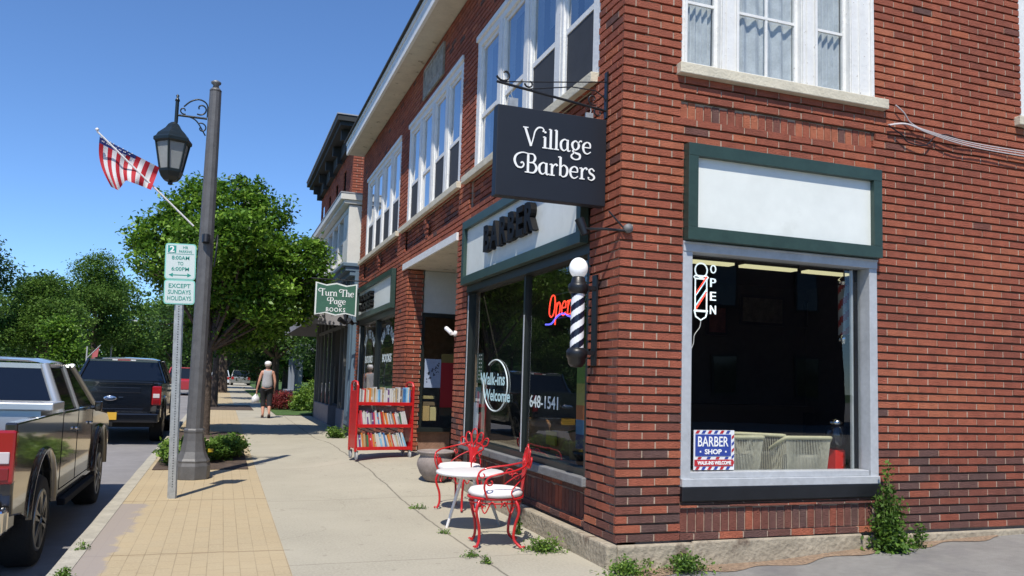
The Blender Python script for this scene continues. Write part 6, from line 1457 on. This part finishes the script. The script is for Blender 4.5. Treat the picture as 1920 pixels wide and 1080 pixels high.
weed('weed', (2.36, -.13, .02), 'tall dense green weed growing up the corner of the side window', .78, .15, 1500, .040, 11, m=m_leafmid)
weed('weed', (2.36, -.16, .02), 'lower leafy weed at the foot of the tall one', .30, .17, 420, .052, 12)
weed('weed', (2.66, -.14, .03), 'thin upright weed right of the tall weed by the footing', .34, .07, 170, .038, 13, m=m_leafmid)
weed('weed', (-.28, .62, 0), 'bright yellow green weed clump on the sidewalk by the footing', .10, .17, 700, .026, 14, taper=False)
weed('weed', (-.25, 1.30, 0), 'single dark upright weed against the footing near the chair', .20, .035, 110, .030, 15, m=m_leafmid)
weed('weed', (.02, -.20, -.01), 'low green weeds under the brick corner', .12, .20, 620, .030, 16, taper=False)
weed('weed', (.48, -.17, -.01), 'bushier green weeds right of the corner below the side window', .15, .19, 700, .030, 17, taper=False)
weed('weed', (-.80, 2.75, 0), 'small grass tuft in the sidewalk joint left of the table', .04, .09, 120, .022, 18, taper=False)
weed('weed', (-.86, 1.45, 0), 'tiny grass tuft in the joint near the table leg', .03, .06, 70, .020, 19, taper=False)
weed('weed', (-.90, .55, 0), 'grass tuft in the joint close to the near chair leg', .05, .07, 110, .022, 20, taper=False)
weed('weed', (-.85, .32, 0), 'grass tuft in the joint at the lower edge of the view', .05, .06, 100, .022, 21, taper=False)
weed('weed', (-3.56, .50, 0), 'green tuft behind the kerb at the lower left edge', .06, .07, 160, .024, 22, taper=False)
weed('weed', (-3.58, 1.35, 0), 'dry sparse tuft behind the kerb', .07, .06, 70, .022, 23, taper=False)
weed('grass_clump', (-.35, 11.9, .02), 'grassy weeds at the foot of the blue column behind the book cart', .22, .42, 900, .06, 24, taper=False)
# dirt along the lot side footing
dm = MB(); nx = 40; rr = random.Random(5); prev = None
for i in range(nx):
    x0_, x1_ = .05+3.6*i/nx, .05+3.6*(i+1)/nx; w0 = .17+.05*math.sin(i*.9)-.10*i/nx; w1 = .17+.05*math.sin((i+1)*.9)-.10*(i+1)/nx
    dm.quad([(x0_, -.03, lotz(x0_, 0)+.012), (x0_, -.03-w0, lotz(x0_, 0)+.005), (x1_, -.03-w1, lotz(x1_, 0)+.005), (x1_, -.03, lotz(x1_, 0)+.012)])
tag(dm.build('gravel_dirt', m_dirt), kind='structure')

# far wood that closes the horizon on both sides of the street
rg = np.random.default_rng(77); P, T = [], []
for x0_, x1_, y0_, y1_, h_, n_ in ((-220, -26, 150, 190, 11, 7000), (-26, 40, 185, 215, 11, 6000), (20, 160, 120, 170, 11, 3500), (-120, -42, 30, 150, 8, 5000), (9, 60, 66, 90, 9, 3000), (-220, -60, -120, 30, 9, 3000)):
    q_ = rg.uniform(size=(n_, 3)); hh_ = h_*(.75+.25*np.sin(q_[:, 0]*31)*np.cos(q_[:, 0]*13+q_[:, 1]*3)); P.append(np.stack([x0_+(x1_-x0_)*q_[:, 0], y0_+(y1_-y0_)*q_[:, 1], -.4+hh_*q_[:, 2]**.8], 1)); T.append(np.full(n_, .45))
far_wood = leaf_mesh('distant_wood', np.concatenate(P), 2.2, m_leafdark, None, rg, np.concatenate(T), aspect=.8)
tag(far_wood, 'far wood of trees closing the horizon beyond the street', 'wood', kind='stuff')

# ------------------------------------------------------------------ the woman walking away
pw = thing('person', (-1.44, 19.7, 0), 'woman in white cap, grey sleeveless top and black trousers walking away with white bag', 'person', rz=0.)
def skin(name, verts, edges, radii, m, parent, sub=2, root=0):
    me = bpy.data.meshes.new(name); me.from_pydata(verts, edges, []); o = bpy.data.objects.new(name, me); COL.objects.link(o)
    md = o.modifiers.new('s', 'SKIN'); md.use_smooth_shade = True
    for i, r in enumerate(radii):
        v = me.skin_vertices[0].data[i]; v.radius = (r, r) if not isinstance(r, tuple) else r; v.use_root = (i == root)
    sb_ = o.modifiers.new('u', 'SUBSURF'); sb_.levels = sub; sb_.render_levels = sub
    apply_mods(o); o.data.materials.append(m); o.parent = parent
    for p_ in o.data.polygons: p_.use_smooth = True
    return o
m_skin = mat('skin', (.50,.25,.17), .55, var=.05)
V = [(0,0,.88),(0,.0,1.02),(0,.01,1.18),(0,.01,1.33),(0,.015,1.42),(0,.02,1.475),(0,.02,1.535),(0,.02,1.60),   # 0-7 spine, neck, head
     (-.155,.01,1.34),(-.20,.0,1.20),(-.235,-.02,1.06),(-.275,.03,.86),(-.285,.045,.79),   # 8-12 left arm (slightly away, holding a bag)
     (.155,.01,1.34),(.20,-.01,1.18),(.225,-.03,1.04),(.215,.02,.86),(.21,.04,.79),         # 13-17 right arm
     (-.085,0,.84),(-.09,.06,.62),(-.085,.05,.46),(-.085,-.02,.26),(-.085,-.08,.10),(-.085,.02,.045),  # 18-23 left leg forward
     (.085,0,.84),(.085,-.02,.62),(.085,-.06,.46),(.085,-.16,.28),(.085,-.22,.14),(.085,-.16,.05)]
E_ = [(0,1),(1,2),(2,3),(3,4),(4,5),(5,6),(6,7),(3,8),(8,9),(9,10),(10,11),(11,12),(3,13),(13,14),(14,15),(15,16),(16,17),(0,18),(18,19),(19,20),(20,21),(21,22),(22,23),(0,24),(24,25),(25,26),(26,27),(27,28),(28,29)]
Rr = [(.15,.11),(.125,.095),(.12,.09),(.125,.09),(.06,.05),(.045,.045),(.082,.09),(.07,.08), .055,.045,.038,.028,.026, .055,.045,.038,.028,.026, .095,.08,.06,.052,.035,.035, .095,.08,.06,.052,.035,.035]
skin('body', V, E_, Rr, m_skin, pw)
tv = [(0,0,.82),(0,0,1.02),(0,.01,1.14),(0,.01,1.26),(0,.01,1.36),(-.115,.01,1.365),(.115,.01,1.365)]
skin('tank_top', tv, [(0,1),(1,2),(2,3),(3,4),(4,5),(4,6)], [(.185,.14),(.170,.13),(.155,.12),(.150,.112),(.085,.07),.058,.058], mat('heather_grey', (.34,.34,.36), .9, var=.12, vscale=40), pw)
lv = [(0,0,1.0),(-.088,0,.82),(-.09,.06,.62),(-.086,.05,.46),(-.085,-.01,.30),(.088,0,.82),(.085,-.02,.62),(.085,-.06,.46),(.085,-.14,.31)]
skin('capri_trousers', lv, [(0,1),(1,2),(2,3),(3,4),(0,5),(5,6),(6,7),(7,8)], [(.175,.145),.122,.095,.078,.066,.112,.095,.078,.066], mat('black_cloth', (.010,.010,.012), .9), pw)
q = MB(); q.lathe([(.096,0),(.100,.03),(.090,.075),(.055,.105),(0,.115)], (0,.02,1.565), 20); q.box((-.07,.10,1.57),(.07,.21,1.582)); q.build('cap', m_whitemetal, pw)
q = MB(); q.lathe([(.03,-.02),(.075,.0),(.088,.04),(.085,.08)], (0,.0,1.50), 16); q.build('hair', mat('grey_hair', (.30,.24,.20), .8), pw)
for sx, (x, y, z) in ((-1, (-.285,.045,.79)), (1, (.21,.04,.79))):
    q = MB(); q.obox((x, y+.004, z-.035), (.026,.062,.075))
    for k in range(4): yy = y-.024+.018*k; q.tube([(x,yy,z-.065),(x+.004,yy+.002,z-.10),(x-sx*.008,yy+.006,z-.125+.006*abs(k-1.5))], [.009,.0085,.007], 6)
    q.tube([(x-sx*.01,y+.03,z-.02),(x-sx*.018,y+.045,z-.05),(x-sx*.016,y+.045,z-.075)], [.010,.009,.008], 6); q.build('hand', m_skin, pw)
for x, y, z, rx in ((-.085,.03,.03,0), (.085,-.17,.05,-.5)):
    q = MB(); M_ = Matrix.Rotation(rx, 3, 'X'); q.obox((x, y+.02, z-.012), (.085,.25,.03), M_); q.obox((x, y-.02, z+.02), (.075,.14,.05), M_); q.build('shoe', mat('dark_shoe', (.05,.03,.03), .7), pw, bevel=.012)
bg = thing('carrier_bag', (-1.75, 19.76, .42), 'white plastic carrier bag hanging from the woman\'s left hand', 'bag')
q = MB(); q.add([(-.11,-.05,0),(.12,-.06,.02),(.11,.06,0),(-.10,.05,.02),(-.10,-.03,.18),(.11,-.03,.17),(.09,.03,.18),(-.08,.03,.17),(.0,-.01,.28),(.05,-.01,.28),(.05,.01,.28),(.0,.01,.28)], [(0,3,2,1),(0,1,5,4),(1,2,6,5),(2,3,7,6),(3,0,4,7),(4,5,9,8),(5,6,10,9),(6,7,11,10),(7,4,8,11)], sm=True); q.build('bag', mat('plastic_white', (.78,.78,.78), .4, trans=.2), bg)
q = MB(); q.tube([(.02,0,.27),(.03,0,.33),(.04,0,.27)], .006, 5); q.build('handle', MATS['plastic_white'], bg)

for o in bpy.data.objects:
    if '_w' in o.keys(): del o['_w']
